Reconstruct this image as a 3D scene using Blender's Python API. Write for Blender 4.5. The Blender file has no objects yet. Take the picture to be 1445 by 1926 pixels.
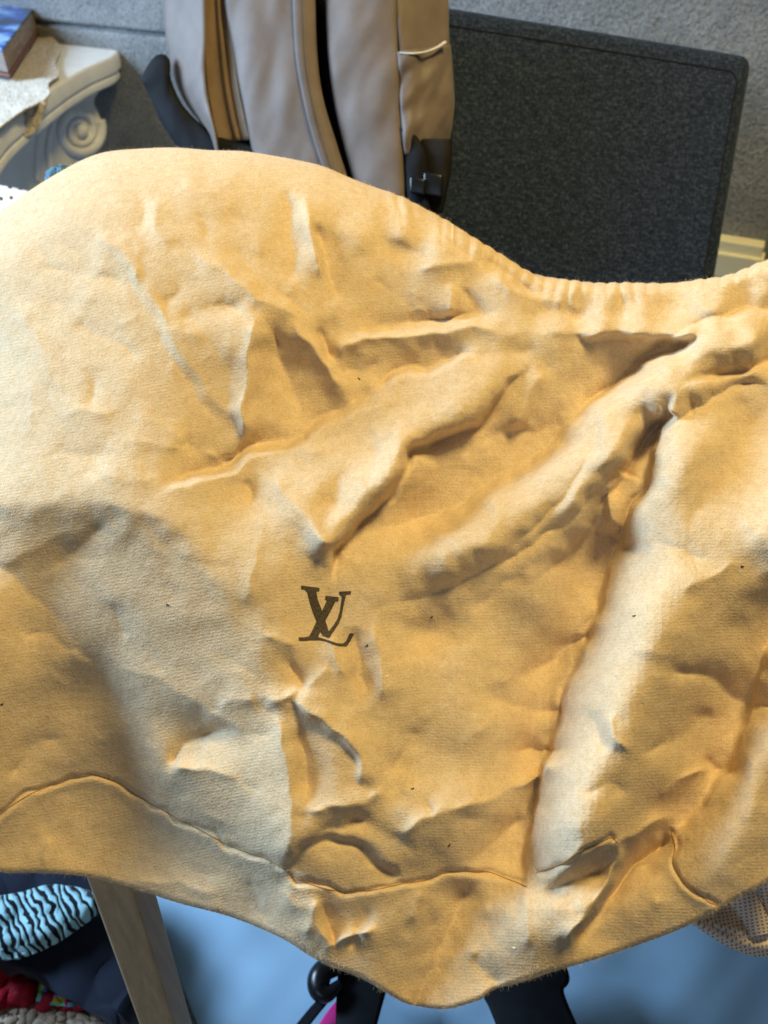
import bpy, bmesh, math, random
import numpy as np
from mathutils import Vector, Matrix, noise as mnoise

rng = np.random.RandomState(7)
random.seed(7)
SC = bpy.context.scene
COL = SC.collection

# ------------------------------------------------------------------ camera
PITCH = math.radians(42.0)
CAM = np.array([0.0, 0.0, 1.05])
FPX = 26.0 / 34.6 * 1926.0
RIGHT = np.array([1.0, 0.0, 0.0])
UP = np.array([0.0, math.sin(PITCH), math.cos(PITCH)])
FWD = np.array([0.0, math.cos(PITCH), -math.sin(PITCH)])
cd = bpy.data.cameras.new('camera')
cam = bpy.data.objects.new('camera', cd)
COL.objects.link(cam)
cam.location = CAM
cam.rotation_euler = (math.pi / 2 - PITCH, 0, 0)
cd.sensor_fit = 'VERTICAL'
cd.sensor_height = 34.6
cd.sensor_width = 34.6
cd.lens = 26.0
cd.clip_start = 0.02
cd.clip_end = 60
cd.dof.use_dof = True
cd.dof.focus_distance = 0.53
cd.dof.aperture_fstop = 7.5
SC.camera = cam

# ------------------------------------------------------------------ light
w = bpy.data.worlds.new('World')
SC.world = w
w.use_nodes = True
bg = w.node_tree.nodes['Background']
bg.inputs[0].default_value = (0.90, 0.76, 0.58, 1)
bg.inputs[1].default_value = 0.035


def area(name, loc, aim, sx, sy, power, col):
    l = bpy.data.lights.new(name, 'AREA')
    l.shape = 'RECTANGLE'
    l.size = sx
    l.size_y = sy
    l.energy = power
    l.color = col
    o = bpy.data.objects.new(name, l)
    COL.objects.link(o)
    o.location = loc
    d = Vector(aim) - Vector(loc)
    o.rotation_euler = d.to_track_quat('-Z', 'Y').to_euler()
    return o


# daylight from a window to the left of and behind the photographer
area('window_light', (-1.70, 0.98, 1.42), (0.0, 0.5, 0.65), 0.7, 0.9, 77.0, (0.50, 0.72, 1.0))
# weak cool fill, added behind the camera to lift front-facing surfaces
area('front_fill_light', (-0.7, -1.5, 1.75), (0.0, 0.6, 0.5), 1.2, 1.0, 5.0, (0.55, 0.75, 1.0))
# warm room lamp overhead
area('ceiling_lamp', (0.50, 0.68, 2.28), (0.05, 0.5, 0.65), 0.4, 0.4, 29.0, (1.0, 0.76, 0.31))

vs = SC.view_settings
vs.view_transform = 'Standard'
vs.look = 'None'
vs.exposure = 0.0
vs.gamma = 1.0
SC.render.engine = 'CYCLES'
SC.cycles.max_bounces = 6
SC.cycles.diffuse_bounces = 4


# ------------------------------------------------------------------ helpers
def ray(px, py):
    px = np.asarray(px, float)
    py = np.asarray(py, float)
    u = (px - 722.5) / FPX
    v = (963.0 - py) / FPX
    return FWD + u[..., None] * RIGHT + v[..., None] * UP


def at(px, py, depth):
    return CAM + depth * ray(px, py)


def on_plane(px, py, p0, n, h=0.0):
    """point where the sight line meets the plane (p0, n) raised by h"""
    r = ray(px, py)
    k = np.dot(np.asarray(p0) - CAM, n) + h
    return CAM + r * (k / (r @ np.asarray(n)))[..., None]


def srgb(r, g, b):
    f = lambda c: (c / 255 / 12.92) if c / 255 <= 0.04045 else ((c / 255 + 0.055) / 1.055) ** 2.4
    return (f(r), f(g), f(b), 1.0)


def empty(name, loc, label=None, cat=None, group=None):
    o = bpy.data.objects.new(name, None)
    COL.objects.link(o)
    o.location = loc
    tag(o, label, cat, group)
    return o


def tag(o, label=None, cat=None, group=None, kind=None):
    if label:
        o['label'] = label
    if cat:
        o['category'] = cat
    if group:
        o['group'] = group
    if kind:
        o['kind'] = kind
    return o


def link(name, me, mat, parent=None, smooth=True):
    o = bpy.data.objects.new(name, me)
    COL.objects.link(o)
    if mat:
        me.materials.append(mat)
    if smooth:
        me.polygons.foreach_set('use_smooth', [True] * len(me.polygons))
    if parent:
        o.parent = parent
        o.matrix_parent_inverse = Matrix.Translation(parent.location).inverted()
    return o


def mesh_np(name, V, F):
    me = bpy.data.meshes.new(name)
    me.from_pydata([tuple(v) for v in V], [], [tuple(f) for f in F])
    me.update()
    return me


def grid_faces(nu, nv):
    i = np.arange(nu - 1)[:, None] * nv + np.arange(nv - 1)[None, :]
    i = i.ravel()
    return np.stack([i, i + nv, i + nv + 1, i + 1], 1)


def spline(pts, n):
    """Catmull-Rom through pts, n samples evenly by length"""
    P = np.asarray(pts, float)
    if len(P) == 2:
        t = np.linspace(0, 1, n)[:, None]
        return P[0] * (1 - t) + P[1] * t
    Q = np.vstack([2 * P[0] - P[1], P, 2 * P[-1] - P[-2]])
    out = []
    m = 12
    for i in range(1, len(Q) - 2):
        p0, p1, p2, p3 = Q[i - 1], Q[i], Q[i + 1], Q[i + 2]
        t = np.linspace(0, 1, m, endpoint=False)[:, None]
        out.append(0.5 * ((2 * p1) + (p2 - p0) * t + (2 * p0 - 5 * p1 + 4 * p2 - p3) * t ** 2 + (3 * p1 - p0 - 3 * p2 + p3) * t ** 3))
    out.append(P[-1:])
    S = np.vstack(out)
    L = np.r_[0, np.cumsum(np.linalg.norm(np.diff(S, axis=0), axis=1))]
    q = np.linspace(0, L[-1], n)
    return np.stack([np.interp(q, L, S[:, k]) for k in range(S.shape[1])], 1)


def add_box(bm, c, s, M=None):
    r = bmesh.ops.create_cube(bm, size=1.0)
    mat = Matrix.Translation(c) @ (M.to_4x4() if M else Matrix()) @ Matrix.Diagonal((*s, 1))
    bmesh.ops.transform(bm, matrix=mat, verts=r['verts'])
    return r['verts']


def bm_obj(name, bm, mat, parent=None, smooth=True, bevel=0, seg=3):
    me = bpy.data.meshes.new(name)
    bmesh.ops.recalc_face_normals(bm, faces=bm.faces)
    bm.to_mesh(me)
    bm.free()
    o = link(name, me, mat, parent, smooth)
    if bevel:
        m = o.modifiers.new('bevel', 'BEVEL')
        m.width = bevel
        m.segments = seg
        m.limit_method = 'ANGLE'
    return o


def tube(name, pts, rad, mat, parent=None, sides=8, n=None, flat=1.0, nrm=None):
    P = spline(pts, n or max(8, len(pts) * 8))
    R = np.interp(np.linspace(0, 1, len(P)), np.linspace(0, 1, len(np.atleast_1d(rad))), np.atleast_1d(rad))
    T = np.gradient(P, axis=0)
    T /= np.linalg.norm(T, axis=1)[:, None]
    ref = np.asarray(nrm if nrm is not None else (0.13, 0.2, 0.97))
    A = np.cross(T, ref)
    A /= np.linalg.norm(A, axis=1)[:, None]
    B = np.cross(A, T)
    a = np.linspace(0, 2 * math.pi, sides, endpoint=False)
    V = P[:, None, :] + R[:, None, None] * (np.cos(a)[None, :, None] * A[:, None, :] + flat * np.sin(a)[None, :, None] * B[:, None, :])
    N = len(P)
    F = []
    for i in range(N - 1):
        for j in range(sides):
            k = (j + 1) % sides
            F.append((i * sides + j, i * sides + k, (i + 1) * sides + k, (i + 1) * sides + j))
    F.append(tuple(range(sides))[::-1])
    F.append(tuple((N - 1) * sides + j for j in range(sides)))
    return link(name, mesh_np(name, V.reshape(-1, 3), F), mat, parent)


def fnoise(X, Y, s, seed=0.0, oct=3):
    """cheap smooth 2-D noise by summed rotated sines with random phase"""
    r = np.random.RandomState(int(seed * 10) + 3)
    out = np.zeros_like(X, dtype=float)
    amp = 1.0
    f = 1.0 / s
    for o in range(oct):
        acc = 0
        for k in range(7):
            a = r.rand() * 2 * math.pi
            q = f * (0.6 + 0.9 * r.rand())
            acc = acc + np.sin(2 * math.pi * q * (X * math.cos(a) + Y * math.sin(a)) + r.rand() * 6.28 + 1.3 * np.sin(2 * math.pi * q * 0.5 * (X * math.sin(a) - Y * math.cos(a)) + r.rand() * 6.28))
        out += amp * acc / 3.0
        amp *= 0.5
        f *= 2.1
    return out


def ruled(name, A, B, place, nu, nv, mat, parent=None, bulge=None, thick=0.004, extra=None):
    """cloth panel between two traced edges A and B; place(px, py, h) gives the point; bulge(s, t, X, Y) its height"""
    a = spline(A, nu)
    b = spline(B, nu)
    t = np.linspace(0, 1, nv)
    XY = a[:, None, :] * (1 - t)[None, :, None] + b[:, None, :] * t[None, :, None]
    s = np.linspace(0, 1, nu)
    S, T = np.meshgrid(s, t, indexing='ij')
    h = bulge(S, T, XY[..., 0], XY[..., 1]) if bulge else np.zeros_like(S)
    V = place(XY[..., 0], XY[..., 1], h).reshape(-1, 3)
    me = mesh_np(name, V, grid_faces(nu, nv))
    uv = me.uv_layers.new(name='UVMap')
    li = np.empty(len(me.loops), int)
    me.loops.foreach_get('vertex_index', li)
    uvs = np.stack([XY[..., 0].ravel() / 1000, XY[..., 1].ravel() / 1000], 1)
    uv.data.foreach_set('uv', uvs[li].ravel())
    o = link(name, me, mat, parent)
    if thick:
        m = o.modifiers.new('thickness', 'SOLIDIFY')
        m.thickness = thick
        m.offset = 0
    return o


# ------------------------------------------------------------------ materials
def new_mat(name, col, rough=0.8, spec=0.3, sheen=0.0, sheen_col=None):
    m = bpy.data.materials.new(name)
    m.use_nodes = True
    nt = m.node_tree
    b = nt.nodes['Principled BSDF']
    b.inputs['Base Color'].default_value = col
    b.inputs['Roughness'].default_value = rough
    b.inputs['Specular IOR Level'].default_value = spec
    if sheen:
        b.inputs['Sheen Weight'].default_value = sheen
        b.inputs['Sheen Roughness'].default_value = 0.45
        b.inputs['Sheen Tint'].default_value = sheen_col or (1, 1, 1, 1)
    return m, nt, b


def N(nt, t, **kw):
    n = nt.nodes.new(t)
    for k, v in kw.items():
        setattr(n, k, v)
    return n


def noise_node(nt, vec, scale, detail=3, rough=0.6):
    n = N(nt, 'ShaderNodeTexNoise')
    n.inputs['Scale'].default_value = scale
    n.inputs['Detail'].default_value = detail
    n.inputs['Roughness'].default_value = rough
    if vec is not None:
        nt.links.new(vec, n.inputs['Vector'])
    return n.outputs['Fac']


def ramp(nt, fac, stops):
    r = N(nt, 'ShaderNodeValToRGB')
    e = r.color_ramp.elements
    while len(e) < len(stops):
        e.new(0.5)
    for el, (p, c) in zip(e, stops):
        el.position = p
        el.color = c
    nt.links.new(fac, r.inputs[0])
    return r.outputs[0]


def bump(nt, b, h, strength, dist, chain=None):
    n = N(nt, 'ShaderNodeBump')
    n.inputs['Strength'].default_value = strength
    n.inputs['Distance'].default_value = dist
    nt.links.new(h, n.inputs['Height'])
    if chain is not None:
        nt.links.new(chain, n.inputs['Normal'])
    nt.links.new(n.outputs[0], b.inputs['Normal'])
    return n.outputs[0]


def mth(nt, op, a, c=None):
    n = N(nt, 'ShaderNodeMath', operation=op)
    for i, v in enumerate((a, c)):
        if v is None:
            continue
        if isinstance(v, (int, float)):
            n.inputs[i].default_value = v
        else:
            nt.links.new(v, n.inputs[i])
    return n.outputs[0]


def mixc(nt, fac, a, c, mode='MIX'):
    n = N(nt, 'ShaderNodeMix', data_type='RGBA', blend_type=mode)
    for i, v in ((0, fac), (6, a), (7, c)):
        if isinstance(v, (int, float)):
            n.inputs[i].default_value = v
        elif isinstance(v, tuple):
            n.inputs[i].default_value = v
        else:
            nt.links.new(v, n.inputs[i])
    return n.outputs[2]


def cloth_mat(name, c1, c2, scale, rough=0.85, sheen=0.2, bs=0.3, bd=0.0006, coords='Object', fine=900):
    m, nt, b = new_mat(name, c1, rough, 0.2, sheen)
    tc = N(nt, 'ShaderNodeTexCoord').outputs[coords]
    n1 = noise_node(nt, tc, scale, 4)
    nt.links.new(ramp(nt, n1, [(0.3, c1), (0.7, c2)]), b.inputs['Base Color'])
    n2 = noise_node(nt, tc, fine, 2)
    bump(nt, b, n2, bs, bd)
    return m


def flannel():
    m, nt, b = new_mat('brushed_tan_cotton', (0.7, 0.46, 0.2, 1), 0.95, 0.12, 0.22, (1.0, 0.93, 0.84, 1))
    uv = N(nt, 'ShaderNodeUVMap', uv_map='UVMap').outputs[0]
    tc = N(nt, 'ShaderNodeTexCoord').outputs['Object']
    big = noise_node(nt, tc, 22, 4, 0.65)
    mid = noise_node(nt, tc, 190, 3, 0.6)
    fine = noise_node(nt, tc, 750, 2, 0.7)
    c = ramp(nt, big, [(0.30, (0.735, 0.55, 0.335, 1)), (0.72, (0.775, 0.60, 0.375, 1))])
    c = mixc(nt, mth(nt, 'MULTIPLY', mth(nt, 'SUBTRACT', mid, 0.40), 1.5), c, (0.83, 0.70, 0.50, 1))
    nap = noise_node(nt, tc, 115, 6, 0.78)
    c = mixc(nt, 1.0, c, ramp(nt, nap, [(0.34, (0.91, 0.895, 0.87, 1)), (0.52, (1, 1, 1, 1)), (0.68, (1.05, 1.055, 1.065, 1))]), 'MULTIPLY')
    c = mixc(nt, 0.55, c, ramp(nt, fine, [(0.28, (0.70, 0.66, 0.60, 1)), (0.5, (1, 1, 1, 1)), (0.75, (1.12, 1.12, 1.14, 1))]), 'MULTIPLY')
    # knit ribs run across the cloth
    wv = N(nt, 'ShaderNodeTexWave', wave_type='BANDS', bands_direction='Y', wave_profile='SIN')
    wv.inputs['Scale'].default_value = 52.0
    wv.inputs['Distortion'].default_value = 0.6
    wv.inputs['Detail'].default_value = 2
    wv.inputs['Detail Scale'].default_value = 3.0
    nt.links.new(uv, wv.inputs['Vector'])
    ribs = mth(nt, 'MULTIPLY', wv.outputs['Fac'], ramp(nt, big, [(0.35, (0.45, 0.45, 0.45, 1)), (0.62, (1, 1, 1, 1))]))
    c = mixc(nt, mth(nt, 'MULTIPLY', ribs, 0.07), c, (0.50, 0.30, 0.10, 1))
    nt.links.new(c, b.inputs['Base Color'])
    h = mth(nt, 'ADD', mth(nt, 'MULTIPLY', fine, 0.9), mth(nt, 'ADD', mth(nt, 'ADD', mth(nt, 'MULTIPLY', nap, 0.8), mid), mth(nt, 'MULTIPLY', ribs, -0.12)))
    bump(nt, b, h, 0.55, 0.0009)
    return m


M_BAG = flannel()
M_LOGO = cloth_mat('brown_print', (0.040, 0.031, 0.023, 1), (0.135, 0.105, 0.075, 1), 900, 0.85, 0.1, 0.6, 0.0006)
M_THREAD, _, _ = new_mat('tan_thread', (0.42, 0.24, 0.09, 1), 0.8, 0.2)
M_LINT_D, _, _ = new_mat('dark_lint', (0.02, 0.012, 0.01, 1), 0.9, 0.1)
M_LINT_W, _, _ = new_mat('white_lint', (0.9, 0.88, 0.85, 1), 0.6, 0.3)


def concrete():
    m, nt, b = new_mat('rough_concrete', (0.2, 0.2, 0.19, 1), 0.93, 0.15)
    tc = N(nt, 'ShaderNodeTexCoord').outputs['Object']
    n1 = noise_node(nt, tc, 9, 6, 0.7)
    n2 = noise_node(nt, tc, 160, 4, 0.75)
    n3 = noise_node(nt, tc, 45, 5, 0.7)
    c = ramp(nt, n1, [(0.3, (0.20, 0.21, 0.215, 1)), (0.7, (0.36, 0.365, 0.36, 1))])
    c = mixc(nt, 0.75, c, ramp(nt, n2, [(0.32, (0.30, 0.30, 0.30, 1)), (0.47, (0.95, 0.95, 0.95, 1)), (0.70, (1.5, 1.5, 1.5, 1))]), 'MULTIPLY')
    nt.links.new(c, b.inputs['Base Color'])
    bump(nt, b, mth(nt, 'ADD', n2, mth(nt, 'MULTIPLY', n3, 1.5)), 1.0, 0.006)
    return m


M_CONC = concrete()


def felt():
    m, nt, b = new_mat('dark_grey_felt', (0.02, 0.022, 0.026, 1), 0.95, 0.1, 0.12, (0.7, 0.8, 1, 1))
    tc = N(nt, 'ShaderNodeTexCoord').outputs['Object']
    mp = N(nt, 'ShaderNodeMapping')
    mp.inputs['Scale'].default_value = (1, 0.35, 0.35)
    nt.links.new(tc, mp.inputs[0])
    mp2 = N(nt, 'ShaderNodeMapping')
    mp2.inputs['Scale'].default_value = (0.3, 1, 1)
    nt.links.new(tc, mp2.inputs[0])
    a = noise_node(nt, mp.outputs[0], 420, 3, 0.75)
    c = noise_node(nt, mp2.outputs[0], 420, 3, 0.75)
    s = mth(nt, 'MULTIPLY', mth(nt, 'ADD', a, c), 0.5)
    col = ramp(nt, s, [(0.36, (0.003, 0.006, 0.013, 1)), (0.50, (0.017, 0.027, 0.050, 1)), (0.64, (0.064, 0.080, 0.125, 1))])
    nt.links.new(col, b.inputs['Base Color'])
    bump(nt, b, s, 0.4, 0.001)
    return m


M_FELT = felt()
M_PACK = cloth_mat('greige_satin', (0.160, 0.126, 0.108, 1), (0.200, 0.160, 0.138, 1), 30, 0.5, 0.1, 0.15, 0.0004, fine=1400)
M_PACKB = cloth_mat('brown_lining', (0.16, 0.105, 0.06, 1), (0.22, 0.15, 0.09, 1), 30, 0.6, 0.1, 0.15, 0.0004)
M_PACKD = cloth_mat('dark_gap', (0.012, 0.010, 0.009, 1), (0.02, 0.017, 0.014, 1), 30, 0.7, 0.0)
M_BLACK = cloth_mat('black_webbing', (0.004, 0.005, 0.007, 1), (0.008, 0.009, 0.012, 1), 60, 0.75, 0.0)
M_PLAST, _, _ = new_mat('black_plastic', (0.006, 0.007, 0.009, 1), 0.3, 0.5)
M_CREAMP, _, _ = new_mat('cream_plastic', srgb(232, 227, 196), 0.45, 0.4)
M_STONE = cloth_mat('white_plaster', (0.76, 0.77, 0.76, 1), (0.88, 0.89, 0.90, 1), 18, 0.6, 0.0, 0.5, 0.002, fine=120)
M_WOOD = None


def wood():
    m, nt, b = new_mat('brown_wood', (0.25, 0.17, 0.1, 1), 0.6, 0.3)
    tc = N(nt, 'ShaderNodeTexCoord').outputs['Object']
    mp = N(nt, 'ShaderNodeMapping')
    mp.inputs['Scale'].default_value = (1, 1, 0.06)
    nt.links.new(tc, mp.inputs[0])
    n = noise_node(nt, mp.outputs[0], 160, 4, 0.65)
    nt.links.new(ramp(nt, n, [(0.3, (0.52, 0.36, 0.20, 1)), (0.7, (0.70, 0.50, 0.30, 1))]), b.inputs['Base Color'])
    bump(nt, b, n, 0.3, 0.001)
    return m


M_WOOD = wood()
M_BLUE = cloth_mat('pale_blue_cotton', (0.30, 0.49, 0.66, 1), (0.36, 0.54, 0.70, 1), 8, 0.85, 0.1, 0.2, 0.0008, fine=500)
M_NAVY = cloth_mat('navy_cotton', (0.010, 0.014, 0.026, 1), (0.016, 0.02, 0.034, 1), 20, 0.9, 0.1)
M_RED = cloth_mat('red_satin', (0.34, 0.004, 0.02, 1), (0.45, 0.01, 0.03, 1), 20, 0.5, 0.1)
M_PINK, _, _ = new_mat('magenta_cloth', (0.62, 0.03, 0.22, 1), 0.8, 0.2)
M_WHITE, _, _ = new_mat('white_paper', (0.75, 0.82, 0.84, 1), 0.8, 0.2)
M_FUR = cloth_mat('beige_fur', (0.30, 0.20, 0.12, 1), (0.55, 0.44, 0.33, 1), 90, 0.9, 0.2, 0.5, 0.002, fine=420)


# ------------------------------------------------------------------ setting
floor_bm = bmesh.new()
bmesh.ops.create_grid(floor_bm, x_segments=2, y_segments=2, size=4)
fl = bm_obj('floor', floor_bm, M_CONC, None, False)
tag(fl, kind='structure')

PSI = math.radians(24)
WS = np.array([math.cos(PSI), -math.sin(PSI), 0])          # along the wall, to the right
WN = np.array([-math.sin(PSI), -math.cos(PSI), 0])         # out of the wall
W0 = np.array([0.60, 1.33, 0.0])
Wp = lambda px, py, h=0.0: on_plane(px, py, W0, WN, h)
wall = empty('concrete_wall', W0, 'rough grey concrete block wall behind everything with one horizontal joint', 'wall')
WR = Matrix((WS, -WN, (0, 0, 1))).transposed()
zj = float(Wp(np.array(185.), np.array(53.))[2])


def slab(z0, z1, x0, x1, proud):
    bm = bmesh.new()
    add_box(bm, (0, 0, 0), (x1 - x0, 0.2, z1 - z0))
    bmesh.ops.subdivide_edges(bm, edges=bm.edges[:], cuts=1)
    o = bm_obj('block', bm, M_CONC, None, False, 0.006, 2)
    o.matrix_world = Matrix.Translation(Vector(W0 + WS * (x0 + x1) / 2 - WN * (0.1 - proud)) + Vector((0, 0, (z0 + z1) / 2))) @ WR.to_4x4()
    o.parent = wall
    o.matrix_parent_inverse = Matrix.Translation(wall.location).inverted()
    return o


vj = float((Wp(np.array(620.), np.array(60.)) - W0) @ WS)
slab(0.0, zj - 0.004, -2.6, vj, 0.0)
slab(zj + 0.004, zj + 0.75, -2.6, vj, 0.004)
slab(0.0, zj + 0.75, vj + 0.008, 1.6, 0.002)
bm = bmesh.new()
add_box(bm, (0, 0, 0), (4.2, 0.18, 0.012))
mj = bm_obj('mortar_joint', bm, M_CONC, None, False)
mj.matrix_world = Matrix.Translation(Vector(W0 + WS * (-0.5) - WN * 0.1) + Vector((0, 0, zj))) @ WR.to_4x4()
mj.parent = wall
mj.matrix_parent_inverse = Matrix.Translation(wall.location).inverted()

# ------------------------------------------------------------------ dust bag
BP0 = CAM + 0.55 * FWD
TILT = math.radians(30)
BN = np.array([0.0, -math.sin(TILT), math.cos(TILT)])
top_pts = [(-190, 700), (-150, 560), (-60, 440), (0, 398), (50, 362), (100, 332), (150, 303), (190, 288), (240, 281), (300, 278), (380, 281), (450, 284), (520, 293), (560, 301), (610, 314), (650, 330), (700, 350), (760, 372), (810, 398), (860, 427), (900, 452), (940, 478), (1000, 513), (1060, 526), (1120, 531), (1200, 533), (1270, 532), (1320, 526), (1370, 517), (1410, 502), (1445, 489), (1540, 470), (1640, 640)]
bot_pts = [(-190, 1250), (-150, 1480), (-60, 1610), (0, 1641), (60, 1641), (120, 1643), (178, 1651), (250, 1672), (320, 1693), (400, 1716), (470, 1738), (530, 1762), (580, 1795), (620, 1818), (680, 1840), (720, 1862), (760, 1886), (800, 1896), (840, 1897), (870, 1890), (905, 1879), (930, 1861), (970, 1850), (1060, 1822), (1120, 1804), (1180, 1785), (1240, 1763), (1300, 1738), (1345, 1715), (1390, 1688), (1445, 1656), (1540, 1570), (1640, 1300)]
ST = spline(top_pts, 600)
SB = spline(bot_pts, 600)
NX, NY = 760, 640
xs = np.linspace(-190, 1640, NX)
yt = np.interp(xs, ST[:, 0], ST[:, 1])
yb = np.interp(xs, SB[:, 0], SB[:, 1])
gat = np.clip((xs - 660) / 160, 0, 1)
yt = yt - gat * 3.4 * (np.abs(np.sin(math.pi * xs / 25.0 + 1.2 * np.sin(xs / 83.0))) ** 0.8 - 0.5) * (0.65 + 0.35 * np.sin(xs / 41.0 + 2 * np.sin(xs / 19.0)))
yt = yt + 0.8 * fnoise(xs, xs * 0, 150, 41, 1)
yb = yb + 1.2 * fnoise(xs, xs * 0, 140, 43, 1)
tau = np.linspace(0, 1, NY)
g = 0.86 * tau + 0.14 * (1 - np.cos(math.pi * tau)) / 2
X = np.repeat(xs[:, None], NY, 1)
Y = yt[:, None] + (yb - yt)[:, None] * g[None, :]
H = np.zeros_like(X)      # height above the lie of the bag, mm

# broad shape: smooth interpolation of heights
ctrl = np.array([
    (-150, 700, -22), (0, 600, 17), (0, 850, 26), (200, 450, 40), (220, 700, 46), (250, 930, 50), (450, 420, 36), (480, 580, 44), (420, 780, 36),
    (600, 420, 28), (640, 560, 24), (800, 480, 16), (820, 590, 12), (1000, 560, 10), (1150, 580, 12), (1300, 600, 18), (1420, 580, 26),
    (600, 760, 16), (680, 780, 19), (800, 725, 15), (500, 890, 30), (600, 870, 30), (740, 895, 38), (640, 1000, 38), (700, 850, 32), (850, 780, 24), (820, 870, 9), (900, 830, 6), (950, 890, 0), (1040, 825, -3), (860, 935, 2), (960, 770, 7), (1060, 760, 0), (780, 960, 4),
    (0, 1010, 26), (-80, 1040, 14), (100, 1080, 22), (200, 1080, 33), (200, 1200, 15), (250, 1300, 3), (350, 1080, 46), (300, 1200, 28), (420, 1250, 36), (500, 1250, 42), (520, 1100, 46), (0, 1090, 23), (0, 1150, 22), (0, 1200, 17), (60, 1180, 9), (120, 1250, -3), (0, 1300, 4), (0, 1400, -12), (0, 1480, -24), (0, 1570, -40), (80, 1300, -12), (80, 1400, -27), (80, 1560, -52), (160, 1300, -18), (160, 1400, -33), (230, 1330, -8), (240, 1430, -26), (330, 1350, 10),
    (160, 1560, -58), (280, 1420, -6), (400, 1420, 12), (420, 1560, 0), (330, 1640, -38), (470, 1420, 24), (480, 1650, 0), (530, 1440, 32), (540, 1570, 28), (625, 1420, 34), (625, 1540, 31), (600, 1170, 36), (700, 1130, 31), (850, 1060, 19), (820, 1190, 17), (950, 1150, 9),
    (700, 1300, 29), (800, 1300, 20), (900, 1250, 11), (950, 1380, 3), (1020, 1380, -6), (1000, 1480, -8), (970, 1600, -4), (1060, 1250, -6), (850, 1450, 12), (700, 1450, 27), (640, 1620, 24), (800, 1600, 16), (910, 1560, 6), (700, 1740, 14), (840, 1700, 4), (930, 1750, 14), (1000, 1760, 22),
    (1180, 850, 22), (1100, 950, 18), (1130, 1050, -2), (1090, 1130, -6), (1010, 1120, 10), (1300, 850, 42), (1300, 1000, 46), (1220, 1150, 45), (1150, 1300, 42), (1100, 1450, 42), (1070, 1560, 42), (1060, 1700, 30),
    (1400, 900, 38), (1480, 980, 50), (1350, 1150, 44), (1300, 1300, 38), (1350, 1350, 18), (1240, 1450, 32), (1320, 1440, 14), (1200, 1620, 14), (1280, 1520, 8), (1440, 1400, 30), (1400, 1550, 34), (1350, 1640, 30), (1500, 1600, 24), (1150, 1760, 10), (1250, 1700, 14), (1560, 1100, 30), (1560, 800, 30), (1380, 680, 20),
    (-170, 1060, 2), (-120, 1220, 36), (-130, 1420, 10)], float)


def rbf(cx, cy, cz, gx, gy):
    d = np.hypot(cx[:, None] - cx[None], cy[:, None] - cy[None]) / 300
    k = lambda q: np.sqrt(q * q + 0.06)
    Aw = np.linalg.solve(k(d) + 1e-3 * np.eye(len(cx)), cz)
    out = np.zeros_like(gx)
    for i in range(len(cx)):
        out += Aw[i] * k(np.hypot(gx - cx[i], gy - cy[i]) / 300)
    return out


gxc, gyc = np.meshgrid(np.linspace(-200, 1650, 124), np.linspace(250, 1950, 114), indexing='ij')
coarse = rbf(ctrl[:, 0], ctrl[:, 1], ctrl[:, 2], gxc, gyc)


def bilin(G, x0, x1, y0, y1, x, y):
    n, m = G.shape
    fx = np.clip((x - x0) / (x1 - x0) * (n - 1), 0, n - 1.001)
    fy = np.clip((y - y0) / (y1 - y0) * (m - 1), 0, m - 1.001)
    i = fx.astype(int)
    j = fy.astype(int)
    a = fx - i
    b = fy - j
    return G[i, j] * (1 - a) * (1 - b) + G[i + 1, j] * a * (1 - b) + G[i, j + 1] * (1 - a) * b + G[i + 1, j + 1] * a * b


H += bilin(coarse, -200, 1650, 250, 1950, X, Y)


# slight wandering so that traced creases are not ruler-clean
WX = X + 5 * fnoise(X, Y, 130, 1, 2)
WY = Y + 5 * fnoise(X, Y, 130, 2, 2)


def line_dist(pts, reach):
    P = spline(pts, max(14, int(len(pts) * 7)))
    x0, y0 = P.min(0) - reach
    x1, y1 = P.max(0) + reach
    m = (WX > x0) & (WX < x1) & (WY > y0) & (WY < y1)
    px, py = WX[m], WY[m]
    L = np.r_[0, np.cumsum(np.linalg.norm(np.diff(P, axis=0), axis=1))]
    best = np.full(px.shape, 1e9)
    sd = np.zeros_like(px)
    tt = np.zeros_like(px)
    for k in range(len(P) - 1):
        a, b = P[k], P[k + 1]
        d = b - a
        l2 = d @ d
        q = np.clip(((px - a[0]) * d[0] + (py - a[1]) * d[1]) / l2, 0, 1)
        ex = px - a[0] - q * d[0]
        ey = py - a[1] - q * d[1]
        dd = np.hypot(ex, ey)
        s = np.sign(ex * d[1] - ey * d[0])       # + on the viewer's left of the travel
        u = dd < best
        best = np.where(u, dd, best)
        sd = np.where(u, s, sd)
        tt = np.where(u, (L[k] + q * (L[k + 1] - L[k])) / L[-1], tt)
    return m, best, sd, tt


def taper(t, e0, e1):
    r = np.ones_like(t)
    if e0 > 0:
        x = np.clip(t / e0, 0, 1)
        r *= x * x * (3 - 2 * x)
    if e1 > 0:
        x = np.clip((1 - t) / e1, 0, 1)
        r *= x * x * (3 - 2 * x)
    return r


def groove(pts, A, wd, r):
    m, d, s, t = line_dist(pts, wd + 4)
    x = (np.sqrt(d * d + r * r) - r) / wd
    H[m] += A * np.clip(1 - x, 0, 1) ** 2 * taper(t, 0.03, 0.03)


CREASES = []      # (x, y, height) samples of crease lines
GAIN = 1.55


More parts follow.
